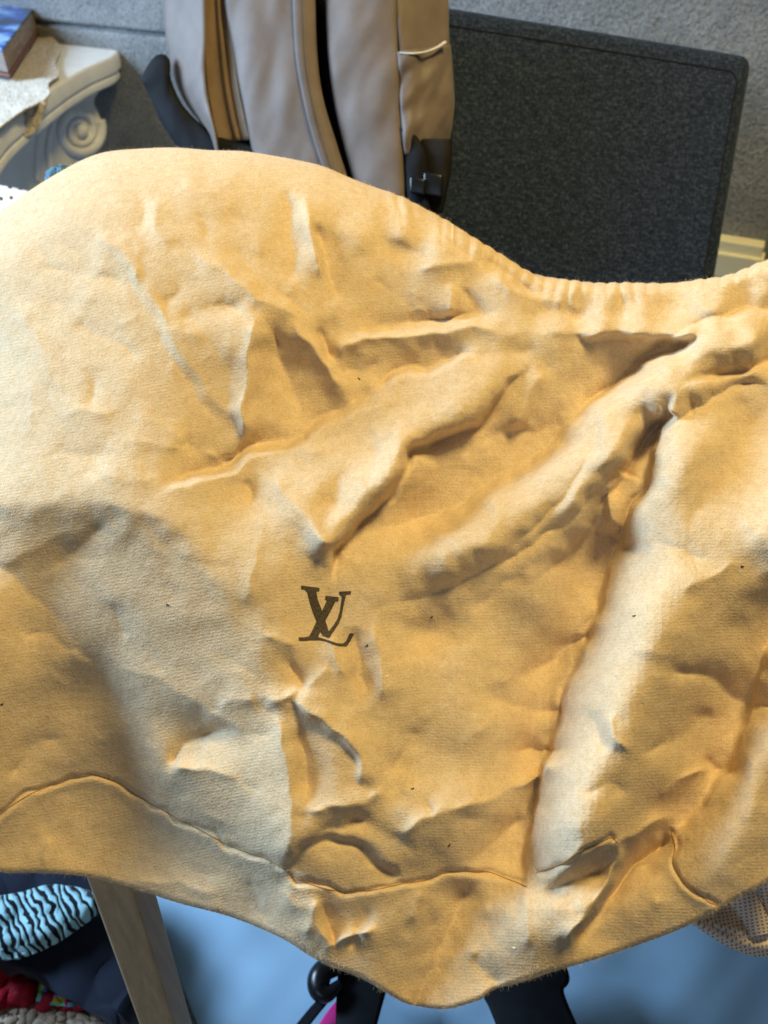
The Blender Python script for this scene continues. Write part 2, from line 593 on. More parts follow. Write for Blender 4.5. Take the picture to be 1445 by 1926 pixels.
def ridge(pts, A, wa, wb, r=5.0, e0=0.25, e1=0.25, stray=False):
    """crease of A mm. Sharp ones (r < 9) are facet boundaries solved together; round ones are added as rolls
    reaching wa / wb px to the left and right of travel"""
    if r < 9:
        L = np.linalg.norm(np.diff(np.asarray(pts, float), axis=0), axis=1).sum()
        P = spline(pts, max(6, int(L / 1.5)))
        t = np.linspace(0, 1, len(P))
        c_ = P.mean(0)
        k = 0.85 if (c_[1] < 880 and c_[0] < 470) else 1.0
        tp = taper(t, e0, e1)
        if stray:
            Q = np.vstack(CREASES)[::6]
            if any(np.hypot(Q[:, 0] - p[0], Q[:, 1] - p[1]).min() < 24 for p in P[::8]):
                return
        CREASES.append(np.stack([P[:, 0], P[:, 1], GAIN * k * A * tp, 0.04 + 0.96 * tp ** 2], 1))
        return
    m, d, s, t = line_dist(pts, max(wa, wb) + 4)
    wd = np.where(s >= 0, wa, wb)
    x = (np.sqrt(d * d + r * r) - r) / wd
    H[m] += A * np.clip(1 - x, 0, 1) ** 2 * taper(t, e0, e1)


def roll(pts, A, wa, wb, e0=0.2, e1=0.1):
    """a round fold lying on the cloth: crisp where it meets the sheet, smooth over the top"""
    m, d, s, t = line_dist(pts, max(wa, wb) + 4)
    x = d / np.where(s >= 0, wa, wb)
    H[m] += A * np.clip(1 - x * x, 0, 1) ** 1.1 * taper(t, e0, e1)


def solve_creases(L=75.0, gsp=3.0, it=350, wgt=3.0):
    """screened membrane through all crease lines: flat facets between, crisp folds on them"""
    x0, y0, x1, y1 = -210.0, 250.0, 1660.0, 1940.0
    nx, ny = int((x1 - x0) / gsp) + 1, int((y1 - y0) / gsp) + 1
    C = np.vstack(CREASES)
    fx = np.clip((C[:, 0] - x0) / gsp, 0, nx - 1.001)
    fy = np.clip((C[:, 1] - y0) / gsp, 0, ny - 1.001)
    i = fx.astype(int)
    j = fy.astype(int)
    a = fx - i
    b = fy - j
    idx = np.stack([i * ny + j, (i + 1) * ny + j, i * ny + j + 1, (i + 1) * ny + j + 1])
    wts = np.stack([(1 - a) * (1 - b), a * (1 - b), (1 - a) * b, a * b])
    n = nx * ny
    lam = (gsp / L) ** 2

    def Bt(v):
        return np.bincount(idx.ravel(), (wts * v[None]).ravel(), minlength=n)

    def Aop(r_):
        R = r_.reshape(nx, ny)
        o = lam * R
        d = R[1:] - R[:-1]
        o = o.copy()
        o[1:] += d
        o[:-1] -= d
        d = R[:, 1:] - R[:, :-1]
        o[:, 1:] += d
        o[:, :-1] -= d
        return o.ravel() + wgt * Bt(C[:, 3] * (wts * r_[idx]).sum(0))
    bvec = wgt * Bt(C[:, 3] * C[:, 2])
    xk = np.zeros(n)
    rk = bvec.copy()
    pk_ = rk.copy()
    rs = rk @ rk
    for _ in range(it):
        q = Aop(pk_)
        al = rs / (pk_ @ q)
        xk += al * pk_
        rk -= al * q
        rn = rk @ rk
        if rn < 1e-5 * (bvec @ bvec):
            break
        pk_ = rk + (rn / rs) * pk_
        rs = rn
    G = xk.reshape(nx, ny)
    for _ in range(2):
        G[1:-1, 1:-1] = 0.4 * G[1:-1, 1:-1] + 0.15 * (G[:-2, 1:-1] + G[2:, 1:-1] + G[1:-1, :-2] + G[1:-1, 2:])
    return bilin(G, x0, x0 + (nx - 1) * gsp, y0, y0 + (ny - 1) * gsp, WX, WY)


def step(pts, A, wa, wb, sa=7.0, e0=0.2, e1=0.2, sb=None, foot=0.0):
    """one sheet lying over another: left of travel is A mm higher; fades over wa / wb; sa, sb = roll-off on each side"""
    sb = sb or sa
    m, d, s, t = line_dist(pts, max(wa, wb) + 4)
    wd = np.where(s >= 0, wa, wb)
    so = np.where(s >= 0, sa, sb)
    f = 0.5 * A * s * np.tanh(d / so) * np.clip(1 - (d / wd) ** 2, 0, 1) ** 2
    if foot:
        f = f - np.where(s < 0, foot * np.exp(-((d - 9) / 8.0) ** 2), 0.0)
    H[m] += f * taper(t, e0, e1)


def blob(cx, cy, rx, ry, ang, A):
    c, s_ = math.cos(math.radians(ang)), math.sin(math.radians(ang))
    dx, dy = WX - cx, WY - cy
    q = ((dx * c + dy * s_) / rx) ** 2 + ((-dx * s_ + dy * c) / ry) ** 2
    H[:] += A * np.exp(-q)


#FOLDS-BEGIN
# -- upper left: crumpled crown
ridge([(250, 465), (300, 585), (350, 680), (410, 760), (462, 842)], 1.4, 110, 30, 4)
ridge([(222, 490), (262, 562), (310, 652), (375, 747), (460, 850)], -0.9, 22, 80, 3)
ridge([(330, 465), (400, 500), (470, 545), (520, 578), (600, 604)], 4, 26, 80, 4)
ridge([(400, 470), (460, 490), (525, 560), (610, 596)], -3, 60, 20, 3)
ridge([(482, 580), (466, 670), (455, 760), (462, 850)], 8, 60, 110, 5, 0.15, 0.2)
ridge([(500, 608), (514, 640), (545, 720), (566, 765), (580, 838)], -6, 45, 35, 4, 0.2, 0.1)
ridge([(545, 592), (600, 665), (645, 750)], 5, 45, 50, 4)
ridge([(594, 600), (612, 640), (628, 690)], -5, 30, 30, 4)
ridge([(536, 348), (546, 430), (552, 500), (545, 556)], -6, 46, 15, 3)
ridge([(590, 400), (610, 480), (628, 535), (626, 596)], -5, 50, 18, 3)
ridge([(575, 360), (590, 440), (606, 530)], 3, 20, 25, 5)
ridge([(170, 440), (230, 470), (262, 545)], 3, 40, 30, 5)
ridge([(60, 500), (140, 510), (250, 535)], -2.5, 40, 40, 5)
ridge([(30, 560), (60, 620), (110, 740)], 2.5, 28, 45, 4)
ridge([(130, 600), (190, 625), (270, 680)], -3, 35, 45, 4)
ridge([(150, 680), (175, 720), (185, 770)], -1.2, 25, 25, 4)
ridge([(265, 360), (275, 400), (272, 440)], -1.2, 18, 22, 4)
ridge([(290, 365), (298, 430), (340, 470)], 2.5, 40, 25, 5)
ridge([(360, 400), (385, 425), (375, 450)], -1.5, 20, 26, 4)
ridge([(370, 560), (350, 600), (420, 560)], -2, 30, 30, 5)
ridge([(340, 830), (400, 845), (460, 852)], -3, 40, 40, 4)
ridge([(240, 770), (300, 800), (355, 830)], 2, 40, 40, 6)
for P_, A_ in (([(266, 446), (256, 500), (252, 539)], 1.8), ([(206, 818), (306, 838), (372, 831)], 2.0), ([(325, 845), (359, 831), (412, 858)], -2.2), ([(100, 800), (160, 770), (230, 790)], 1.8), ([(60, 880), (140, 850), (240, 870)], -1.7), ([(370, 580), (420, 570), (455, 600)], -2.4), ([(300, 640), (340, 620), (400, 640)], 1.6), ([(420, 380), (470, 420), (500, 470)], -2.0), ([(330, 330), (400, 360), (440, 350)], 1.4), ([(30, 680), (60, 760), (40, 840)], 1.8), ([(180, 560), (120, 570), (60, 550)], -1.6), ([(400, 640), (430, 700), (420, 780)], 1.8), ([(160, 860), (230, 900), (330, 890)], 1.5), ([(350, 530), (310, 560), (320, 600)], -1.8)):
    ridge(P_, A_ * 1.2, 0, 0, 4, 0.35, 0.35)
# -- crown to the right, near the mouth
blob(668, 452, 34, 26, 20, 4)
blob(745, 470, 40, 26, 25, -5)
ridge([(770, 512), (840, 500), (910, 482)], 4, 22, 60, 5)
ridge([(690, 520), (760, 560), (800, 590)], -3, 50, 30, 5)
ridge([(835, 530), (850, 560), (862, 590)], 2.5, 20, 26, 4)
ridge([(868, 540), (890, 570), (900, 600)], -3, 22, 18, 4)
ridge([(900, 470), (960, 520), (1030, 560)], -5, 50, 26, 5)
ridge([(905, 500), (980, 548), (1080, 580)], 4, 24, 50, 5)
blob(1060, 592, 44, 20, 0, -6)
ridge([(1090, 540), (1150, 572), (1250, 600), (1313, 632)], 4, 40, 60, 5)
blob(1345, 575, 56, 46, -25, 11)
blob(1430, 585, 34, 40, 0, -6)
# -- first long fold
ridge([(636, 700), (655, 648), (700, 632), (800, 630), (900, 614), (1000, 624), (1090, 627), (1200, 628), (1316, 634)], 5, 34, 130, 4, 0.08, 0.05)
ridge([(650, 622), (750, 612), (850, 600), (930, 588)], -6, 70, 26, 4)
step([(1040, 632), (1120, 630), (1220, 632), (1318, 638)], 9, 50, 60, 8, 0.5, 0.1, 6, 2)
ridge([(640, 700), (690, 695), (715, 672)], -3, 25, 25, 3)
ridge([(685, 735), (740, 705), (830, 678), (910, 665)], -5.5, 30, 22, 4)
ridge([(700, 750), (800, 700), (900, 668), (935, 662)], 2.5, 14, 20, 4)
ridge([(650, 765), (690, 735), (700, 722)], -4, 20, 26, 4)
# -- second long fold with its undercut edge
ridge([(262, 945), (330, 922), (400, 900), (470, 868), (530, 846), (580, 834), (600, 812), (690, 770), (780, 735), (900, 698), (1000, 655)], 2.4, 26, 90, 4, 0.12, 0.1)
ridge([(300, 918), (400, 880), (470, 845), (560, 818), (600, 790), (680, 752)], -7, 80, 24, 5, 0.2, 0.2)
step([(624, 1100), (628, 1036), (646, 1016), (700, 955), (733, 920), (760, 880), (768, 842), (800, 832), (877, 801), (930, 748), (1000, 680)], 15, 80, 60, 12, 0.12, 0.2, 5, 5)
ridge([(735, 800), (752, 830), (755, 865)], 3.5, 14, 30, 4)
ridge([(700, 815), (705, 880), (680, 930)], -2.5, 30, 30, 5)
blob(628, 935, 40, 26, -35, -5)
blob(590, 850, 30, 20, 0, 3)
ridge([(508, 888), (573, 966), (622, 1034)], 7, 42, 90, 4, 0.15, 0.1)
ridge([(458, 895), (470, 930), (460, 950)], -3.5, 20, 24, 4)
ridge([(500, 930), (482, 1060), (455, 1160)], 3, 40, 40, 8)
ridge([(1028, 685), (992, 758), (962, 814)], 5.5, 34, 30, 3)
ridge([(880, 822), (962, 813), (1095, 800)], -3, 55, 30, 4)
ridge([(1070, 790), (1130, 738), (1200, 682), (1312, 642)], -14, 60, 22, 5, 0.3, 0.1)
# -- third, the big rolled fold
roll([(650, 1075), (760, 1052), (870, 1012), (965, 960), (1050, 900), (1110, 845), (1172, 785), (1235, 732), (1310, 682), (1390, 648), (1470, 652)], 25, 66, 74, 0.22, 0.06)
ridge([(700, 1030), (800, 990), (869, 956), (938, 921), (1021, 866), (1090, 800), (1142, 759), (1215, 700), (1300, 650)], -4.5, 0, 0, 4, 0.22, 0.06)
roll([(1190, 775), (1155, 850), (1120, 925), (1062, 992), (990, 1058), (950, 1090)], 13, 36, 42, 0.2, 0.3)
ridge([(1110, 850), (1050, 945), (970, 1022), (900, 1088)], -3, 0, 0, 4, 0.3, 0.3)
ridge([(1195, 830), (1168, 900), (1135, 960), (1070, 1042), (985, 1100)], -5, 0, 0, 4, 0.3, 0.3)
ridge([(1264, 772), (1236, 806), (1210, 835), (1182, 890)], -5, 0, 0, 4, 0.2, 0.4)
ridge([(1095, 992), (1140, 1010), (1190, 1022)], -6, 20, 28, 5, 0.3, 0.0)
ridge([(1160, 900), (1150, 960), (1155, 1000)], 3, 20, 20, 4)
blob(808, 1188, 66, 42, -15, -12)
ridge([(880, 1160), (950, 1100), (1000, 1085)], -4, 40, 40, 8)
# -- right-hand panel lying over the middle
step([(1272, 725), (1258, 780), (1230, 856), (1184, 987), (1150, 1081), (1112, 1200), (1098, 1234), (1050, 1371), (1022, 1479), (1000, 1582), (990, 1650), (975, 1720)], 22, 230, 130, 34, 0.09, 0.2, 6, 4)
ridge([(1262, 770), (1216, 865), (1170, 990), (1136, 1085), (1098, 1200), (1038, 1360), (1010, 1480), (988, 1590), (976, 1660)], -2.5, 0, 0, 4, 0.05, 0.2)
step([(1600, 640), (1445, 688), (1353, 716), (1296, 720), (1272, 734)], 12, 90, 60, 14, 0.2, 0.2, 6, 3)
ridge([(1450, 760), (1385, 850), (1330, 930), (1290, 1010)], -5, 70, 70, 12)
blob(1500, 960, 80, 150, 12, 16)
ridge([(1200, 1010), (1280, 1030), (1340, 1060)], -3, 50, 40, 8)
ridge([(1260, 1120), (1330, 1090), (1400, 1050)], 3, 40, 40, 8)
ridge([(1238, 1276), (1326, 1270), (1395, 1315), (1446, 1332)], -8, 34, 46, 5, 0.25, 0.0)
ridge([(1190, 1420), (1274, 1392), (1336, 1335), (1345, 1310)], -6, 60, 40, 5)
ridge([(1116, 1330), (1132, 1385), (1155, 1412)], -3.5, 18, 22, 4)
ridge([(1150, 1330), (1160, 1390), (1190, 1420)], 3, 30, 20, 5)
ridge([(1090, 1510), (1150, 1470), (1180, 1500)], -3, 40, 30, 5)
ridge([(1230, 1520), (1290, 1460), (1340, 1450)], 5, 30, 40, 6)
ridge([(1320, 1410), (1350, 1450), (1390, 1440)], -6, 30, 30, 6)
# right lobe over the gap
step([(1100, 1750), (1150, 1690), (1200, 1640), (1277, 1566), (1343, 1493), (1391, 1416), (1416, 1333), (1445, 1240), (1480, 1180)], -24, 120, 170, 7, 0.15, 0.0, 30)
ridge([(1060, 1790), (1110, 1735), (1155, 1683), (1190, 1645), (1260, 1565)], -10, 26, 40, 5, 0.2, 0.1)
ridge([(1290, 1530), (1200, 1562), (1166, 1585), (1160, 1622), (1100, 1720), (1050, 1795)], 10, 40, 80, 6, 0.2, 0.1)
ridge([(1010, 1690), (1060, 1668), (1110, 1650), (1150, 1620)], -5, 24, 16, 4)
blob(1085, 1600, 50, 20, -25, 5)
# -- lower left
ridge([(-60, 950), (60, 945), (130, 945), (250, 957), (330, 988), (380, 1050), (420, 1112), (470, 1160)], 7, 160, 90, 16, 0.05, 0.3)
ridge([(220, 972), (145, 1036), (86, 1085)], -2.2, 50, 90, 5)
ridge([(-40, 1045), (0, 1072), (60, 1112), (114, 1164), (175, 1240), (218, 1320), (245, 1410), (262, 1490)], -2.6, 0, 0, 4, 0.05, 0.3)
ridge([(208, 1240), (263, 1268), (329, 1295), (433, 1358), (500, 1390)], 2, 30, 30, 5)
ridge([(318, 1436), (345, 1398), (375, 1380), (445, 1366)], -6, 30, 24, 4, 0.08, 0.4)
ridge([(322, 1436), (400, 1450), (490, 1478)], 4.5, 24, 36, 4, 0.1, 0.4)
ridge([(210, 1130), (225, 1180), (235, 1220)], -2.5, 24, 24, 6)
ridge([(400, 1330), (450, 1320), (500, 1330)], 3, 30, 24, 5)
ridge([(330, 1490), (380, 1530), (440, 1570)], 3, 30, 24, 6)
ridge([(20, 1480), (30, 1440), (70, 1400), (130, 1380)], -3, 40, 40, 8)
ridge([(30, 1200), (90, 1190), (150, 1230)], -3, 30, 30, 8)
ridge([(100, 1560), (85, 1600), (90, 1640)], 3, 30, 30, 8)
# -- middle, under the print
ridge([(478, 1193), (520, 1199), (566, 1207)], 2.5, 10, 16, 3)
ridge([(625, 1200), (640, 1250), (655, 1290)], 3.5, 26, 20, 5)
ridge([(700, 1165), (716, 1240), (722, 1340)], 4, 36, 40, 8)
ridge([(668, 1180), (675, 1250), (690, 1320)], -3, 20, 24, 6)
ridge([(538, 1235), (556, 1270), (576, 1300)], -4.5, 22, 22, 4)
ridge([(575, 1296), (596, 1272), (625, 1262)], 3, 14, 24, 4)
ridge([(500, 1320), (540, 1308), (562, 1290)], 4, 20, 24, 5)
step([(545, 1318), (566, 1326), (594, 1351), (642, 1392), (673, 1437), (685, 1495)], 5, 60, 50, 6, 0.1, 0.15, 4)
ridge([(545, 1318), (566, 1326), (598, 1351), (646, 1390), (678, 1437), (689, 1497)], 4.5, 22, 12, 4, 0.1, 0.15)
ridge([(505, 1330), (530, 1410), (545, 1490), (546, 1540), (532, 1625)], 4.5, 46, 80, 6, 0.2, 0.1)
ridge([(566, 1350), (572, 1430), (582, 1510)], -4, 40, 20, 5)
step([(530, 1632), (560, 1597), (590, 1578), (620, 1572), (660, 1580), (710, 1610), (765, 1650)], 6, 50, 60, 8, 0.1, 0.1, 7, 1.5)
ridge([(560, 1538), (620, 1522), (690, 1502), (754, 1480)], 5, 30, 42, 4)
ridge([(590, 1572), (650, 1548), (700, 1520)], -4, 20, 26, 5)
ridge([(752, 1478), (785, 1505), (815, 1532)], 4, 34, 40, 4)
ridge([(735, 1588), (770, 1555), (815, 1530), (900, 1508), (1000, 1472), (1034, 1440)], 9, 44, 60, 4, 0.15, 0.0)
ridge([(728, 1458), (764, 1410), (785, 1355)], -3, 26, 20, 4)
ridge([(935, 1286), (990, 1268), (1042, 1245), (1110, 1190)], -8, 34, 22, 4, 0.3, 0.0)
ridge([(895, 1285), (938, 1313), (1008, 1334), (1066, 1338)], -7, 34, 26, 4, 0.3, 0.0)
ridge([(962, 1420), (1000, 1404), (1046, 1408)], -7, 20, 26, 4, 0.3, 0.0)
ridge([(870, 1640), (920, 1590), (980, 1540), (1010, 1520)], -3, 30, 30, 6)
ridge([(820, 1620), (860, 1570), (900, 1540)], 2.5, 30, 30, 6)
# -- gusset under the seam
ridge([(594, 1688), (584, 1730), (566, 1775)], 5, 16, 26, 3)
ridge([(606, 1692), (618, 1740), (635, 1790)], -4, 26, 16, 4)
ridge([(590, 1790), (660, 1765), (720, 1740)], 4, 24, 36, 6)
ridge([(690, 1700), (675, 1750), (650, 1790)], -3.5, 26, 26, 6)
ridge([(800, 1665), (790, 1700), (770, 1740)], 3, 26, 26, 6)
ridge([(888, 1648), (852, 1730), (818, 1810), (790, 1894)], -11, 70, 110, 5, 0.15, 0.0)
ridge([(914, 1700), (920, 1750), (926, 1795)], -4, 18, 16, 4)
ridge([(882, 1792), (915, 1835), (950, 1852)], -6, 24, 20, 4)
ridge([(990, 1665), (985, 1720), (1000, 1790)], 4, 40, 30, 6)
ridge([(460, 1640), (480, 1690), (500, 1750)], -3, 30, 30, 6)
ridge([(520, 1650), (560, 1700), (640, 1800)], 4, 40, 40, 6)
ridge([(240, 1660), (330, 1660), (430, 1700)], 3, 30, 30, 8)
#FOLDS-END

groove([(1264, 768), (1252, 788), (1232, 806), (1200, 848), (1176, 890)], -13, 26, 3)
seams = [
    [(-80, 1590), (0, 1530), (70, 1487), (149, 1456), (208, 1466), (270, 1503), (346, 1544), (432, 1589), (500, 1614), (536, 1634)],
    [(540, 1636), (580, 1661), (640, 1676), (700, 1674), (760, 1661), (800, 1655), (830, 1643), (905, 1637), (960, 1655), (992, 1668)],
    [(1008, 1642), (1060, 1622), (1090, 1600), (1120, 1589), (1150, 1574), (1160, 1583)],
    [(1262, 1562), (1270, 1590), (1268, 1622), (1286, 1655), (1330, 1694), (1352, 1702)],
]
for sm in seams:
    groove(sm, -2.6, 9, 1.5)
    groove([(x, y + 12) for x, y in sm], 0.9, 18, 5)

# gathered mouth along the upper right edge
dtop = Y - yt[:, None]
gate = np.clip((X - 640) / 140, 0, 1)
gate = gate * gate * (3 - 2 * gate)
phase = X / 25.0 + 1.2 / math.pi * np.sin(X / 83.0) - dtop * 0.010 * np.sin(X / 90.0)
puck = np.abs(np.sin(math.pi * phase)) ** 0.7
amp = 0.5 + 0.5 * np.sin(X / 37.0 + 2.4 * np.sin(X / 61.0))
H += gate * (puck - 0.6) * 4.2 * amp * np.exp(-(dtop / 42.0) ** 2)
H += gate * 3.0 * np.exp(-((dtop - 14) / 13.0) ** 2) - gate * 1.0 * np.exp(-((dtop - 40) / 12.0) ** 2)
H += gate * 2.2 * np.sin(math.pi * X / 47.0 + 1.5 * np.sin(X / 60.0) + dtop * 0.02) * np.exp(-((dtop - 60) / 50.0) ** 2)

# small crumple everywhere, stronger in patches
for k in range(620):                       # stray creases, so the facets break up as worn cotton does
    cx, cy = rng.uniform(-80, 1520), rng.uniform(330, 1800)
    a_ = rng.uniform(0, math.pi)
    l_ = rng.uniform(40, 130)
    bnd = rng.uniform(-0.2, 0.2) * l_
    ca, sa = math.cos(a_), math.sin(a_)
    ridge([(cx - ca * l_, cy - sa * l_), (cx - sa * bnd, cy + ca * bnd), (cx + ca * l_, cy + sa * l_)], rng.uniform(0.8, 1.9) * (0.4 if (cx < 520 and 930 < cy < 1480) else 1.0) * (1 if rng.rand() > 0.5 else -1), 0, 0, 4, 0.4, 0.4, True)
H += solve_creases()
CREASES.clear()                           # a finer set: short sharp wrinkles
CREASES.append(np.array([[-500.0, -500.0, 0.0, 0.0]]))
for k in range(900):
    cx, cy = rng.uniform(-80, 1520), rng.uniform(330, 1800)
    a_ = rng.uniform(0, math.pi)
    l_ = rng.uniform(16, 48)
    bnd = rng.uniform(-0.25, 0.25) * l_
    ca, sa = math.cos(a_), math.sin(a_)
    ridge([(cx - ca * l_, cy - sa * l_), (cx - sa * bnd, cy + ca * bnd), (cx + ca * l_, cy + sa * l_)], rng.uniform(0.3, 0.75) * (0.5 if (cx < 520 and 930 < cy < 1480) else 1.0) * (1 if rng.rand() > 0.5 else -1), 0, 0, 4, 0.4, 0.4, True)
H += solve_creases(24.0)
H += 0.5 * fnoise(X, Y, 230, 21, 2)


def edge_drop(d, R, D):
    q = np.clip(1 - d / R, 0, 1)
    return -D * (1 - np.sqrt(np.maximum(1 - q * q, 0)))


def smooth(G, it):
    for _ in range(it):
        G[1:-1, 1:-1] = 0.5 * G[1:-1, 1:-1] + 0.125 * (G[:-2, 1:-1] + G[2:, 1:-1] + G[1:-1, :-2] + G[1:-1, 2:])


smooth(H, 1)


def box1(G, r, ax):
    G = np.moveaxis(G, ax, 0)
    P_ = np.concatenate([np.repeat(G[:1], r + 1, 0), G, np.repeat(G[-1:], r, 0)])
    C_ = np.cumsum(P_, 0)
    return np.moveaxis((C_[2 * r + 1:] - C_[:-2 * r - 1]) / (2 * r + 1), 0, ax)


Hb = H
for _ in range(2):
    Hb = box1(box1(Hb, 11, 0), 11, 1)
inner = np.clip(np.minimum(dtop - 50, yb[:, None] - Y - 40) / 60, 0, 1)
H += 0.12 * inner * (H - Hb)             # tighten the creases the way stiff cotton holds them
edge = 0.15 + 0.85 * np.clip(np.minimum(dtop, (yb[:, None] - Y)) / 60, 0, 1)
Rt = np.where(X < 640, 120, np.where(X > 900, 46, 120 - 74 * (X - 640) / 260))
H += edge_drop(dtop, Rt, np.where(Rt > 60, 42, 42 * Rt / 90))
H += edge_drop(yb[:, None] - Y, 12, 5)
H += edge_drop(X + 190, 150, 40) + edge_drop(1640 - X, 150, 40)

bagV = on_plane(X, Y, BP0, BN, H / 1000.0)
V = bagV.reshape(-1, 3)
F = grid_faces(NX, NY)[:, ::-1]
# back of the bag: rolls over its edges and closes underneath
ctr = bagV[NX // 2, NY // 2] - BN * 0.06
rows = []
loopi = [i * NY for i in range(NX)]
loopb = [i * NY + NY - 1 for i in range(NX)]


def skirt(idx, offs):
    out = []
    base = V[idx]
    inn = ctr - base
    inn -= (inn @ BN)[:, None] * BN
    inn[:, 0] *= 0.3
    inn /= np.linalg.norm(inn, axis=1)[:, None]
    for a, b_ in offs:
        out.append(base - BN * a + inn * b_)
    return out


sk_t = skirt(loopi, [(0.006, 0.0), (0.02, 0.004), (0.05, 0.012), (0.11, 0.035), (0.19, 0.07)])
sk_b = skirt(loopb, [(0.006, 0.002), (0.03, 0.012), (0.07, 0.035), (0.11, 0.08)])
allV = [V]
off = len(V)
Fx = [F]


def strip(prev, cur, flip):
    a = np.asarray(prev)
    c = np.asarray(cur)
    q = np.stack([a[:-1], a[1:], c[1:], c[:-1]], 1)
    return q[:, ::-1] if flip else q


prev = loopi
for r_ in sk_t:
    cur = list(range(off, off + NX))
    off += NX
    allV.append(r_)
    Fx.append(strip(prev, cur, False))
    prev = cur
last_t = prev
prev = loopb
for r_ in sk_b:
    cur = list(range(off, off + NX))
    off += NX
    allV.append(r_)
    Fx.append(strip(prev, cur, True))
    prev = cur
Fx.append(strip(last_t, prev, False))
bv = np.vstack(allV)
bf = np.vstack(Fx)
me = bpy.data.meshes.new('cloth_body')
me.vertices.add(len(bv))
me.vertices.foreach_set('co', bv.astype(np.float32).ravel())
me.loops.add(len(bf) * 4)
me.loops.foreach_set('vertex_index', bf.astype(np.int32).ravel())
me.polygons.add(len(bf))
me.polygons.foreach_set('loop_start', np.arange(0, len(bf) * 4, 4, dtype=np.int32))
me.polygons.foreach_set('loop_total', np.full(len(bf), 4, np.int32))
me.update(calc_edges=True)
uvl = me.uv_layers.new(name='UVMap')
wob = 12 * fnoise(X, Y, 900, 31, 1)
slant = 0.16 * np.minimum(0, 760 - X) * 0 - 0.16 * np.minimum(X - 800, 0) * -1 + wob
uvv = np.zeros((len(bv), 2))
uvv[:NX * NY, 0] = X.ravel() / 1000
uvv[:NX * NY, 1] = ((Y + slant).ravel()) / 1000
uvl.data.foreach_set('uv', uvv[bf.ravel()].astype(np.float32).ravel())
bag = empty('dust_bag', tuple(ctr), 'large crumpled tan cotton drawstring dust bag with dark brown monogram print', 'dust bag')
link('cloth_body', me, M_BAG, bag)


def on_bag(px, py, lift=0.0):
    px = np.asarray(px, float)
    py = np.asarray(py, float)
    fx = np.clip((px + 190) / 1830 * (NX - 1), 0, NX - 1.001)
    i = fx.astype(int)
    a = fx - i
    t0 = np.interp(px, xs, yt)
    t1 = np.interp(px, xs, yb)
    gy = (py - t0) / (t1 - t0)
    fy = np.clip(np.interp(gy, g, np.arange(NY)), 0, NY - 1.001)
    j = fy.astype(int)
    b = fy - j
    h = H[i, j] * (1 - a) * (1 - b) + H[i + 1, j] * a * (1 - b) + H[i, j + 1] * (1 - a) * b + H[i + 1, j + 1] * a * b
    return on_plane(px, py, BP0, BN, h / 1000.0 + lift)


# printed monogram: strokes traced and laid on the cloth
def Z(p):           # zoom tile (480,1050) x 300/1445
    return [(480 + x * 300 / 1445, 1050 + y * 300 / 1445) for x, y in p]


strokes = [
    Z([(418, 247), (585, 268), (583, 298), (556, 300), (570, 380), (606, 470), (640, 575), (668, 660), (690, 700), (672, 722), (648, 716), (612, 700), (590, 660), (560, 580), (520, 480), (490, 380), (474, 310), (450, 282), (418, 280)]),
    Z([(640, 340), (758, 352), (756, 388), (730, 388), (690, 470), (640, 560), (600, 650), (570, 712), (600, 722), (660, 740), (740, 768), (795, 772), (826, 750), (850, 690), (866, 678), (898, 684), (868, 740), (832, 798), (770, 798), (700, 780), (640, 752), (590, 742), (500, 742), (440, 748), (398, 744), (396, 716), (450, 716), (490, 706), (520, 650), (556, 570), (605, 480), (650, 384), (632, 372)]),
    Z([(760, 302), (872, 297), (868, 324), (830, 326), (818, 360), (800, 440), (784, 530), (760, 590), (720, 650), (676, 716), (650, 690), (668, 660), (706, 614), (746, 550), (770, 470), (786, 350), (762, 322)]),
]


def pip(x, y, P):
    c = False
    n = len(P)
    for i in range(n):
        (x1, y1), (x2, y2) = P[i], P[(i + 1) % n]
        if (y1 > y) != (y2 > y) and x < (x2 - x1) * (y - y1) / (y2 - y1) + x1:
            c = not c
    return c


lb = bmesh.new()
for k, P in enumerate(strokes):
    vs_ = [lb.verts.new((x, y, 0.02 * k)) for x, y in P]
    f = lb.faces.new(vs_)
lb.normal_update()
bmesh.ops.triangulate(lb, faces=lb.faces[:])
for _ in range(4):
    long_e = [e for e in lb.edges if e.calc_length() > 3.0]
    if not long_e:
        break
    bmesh.ops.subdivide_edges(lb, edges=long_e, cuts=1, use_grid_fill=False)
    bmesh.ops.triangulate(lb, faces=lb.faces[:])
lx = np.array([v.co.x for v in lb.verts])
ly = np.array([v.co.y for v in lb.verts])
lz = np.array([v.co.z for v in lb.verts])
LP = on_bag(lx, ly, 0.00035) + lz[:, None] * BN * 0.003
for v, p in zip(lb.verts, LP):
    v.co = p
tagm = bm_obj('monogram_print', lb, M_LOGO, bag)
tag(tagm, 'dark brown two letter monogram printed on the cloth')

for sm in seams:
    P = spline(sm, 160)
    Q = on_bag(P[:, 0], P[:, 1] + 0.6, 0.0)
    tube('seam_thread', Q, 0.00045, M_THREAD, bag, 6, 160)
for x, y, m_ in [(676, 712, 0), (690, 1214, 0), (812, 1161, 0), (315, 1137, 0), (1397, 1065, 0), (1193, 1158, 0), (4, 1324, 0), (776, 1483, 0), (845, 1590, 0), (740, 1022, 1), (729, 1272, 1), (967, 1783, 1)]:
    a = rng.rand() * 3.1
    P = np.array([[x - 2.6 * math.cos(a), y - 2.6 * math.sin(a)], [x, y + 0.6], [x + 2.6 * math.cos(a), y + 2.6 * math.sin(a)]])
    tube('lint', on_bag(P[:, 0], P[:, 1], 0.0004), 0.0004, M_LINT_W if m_ else M_LINT_D, bag, 5, 5)

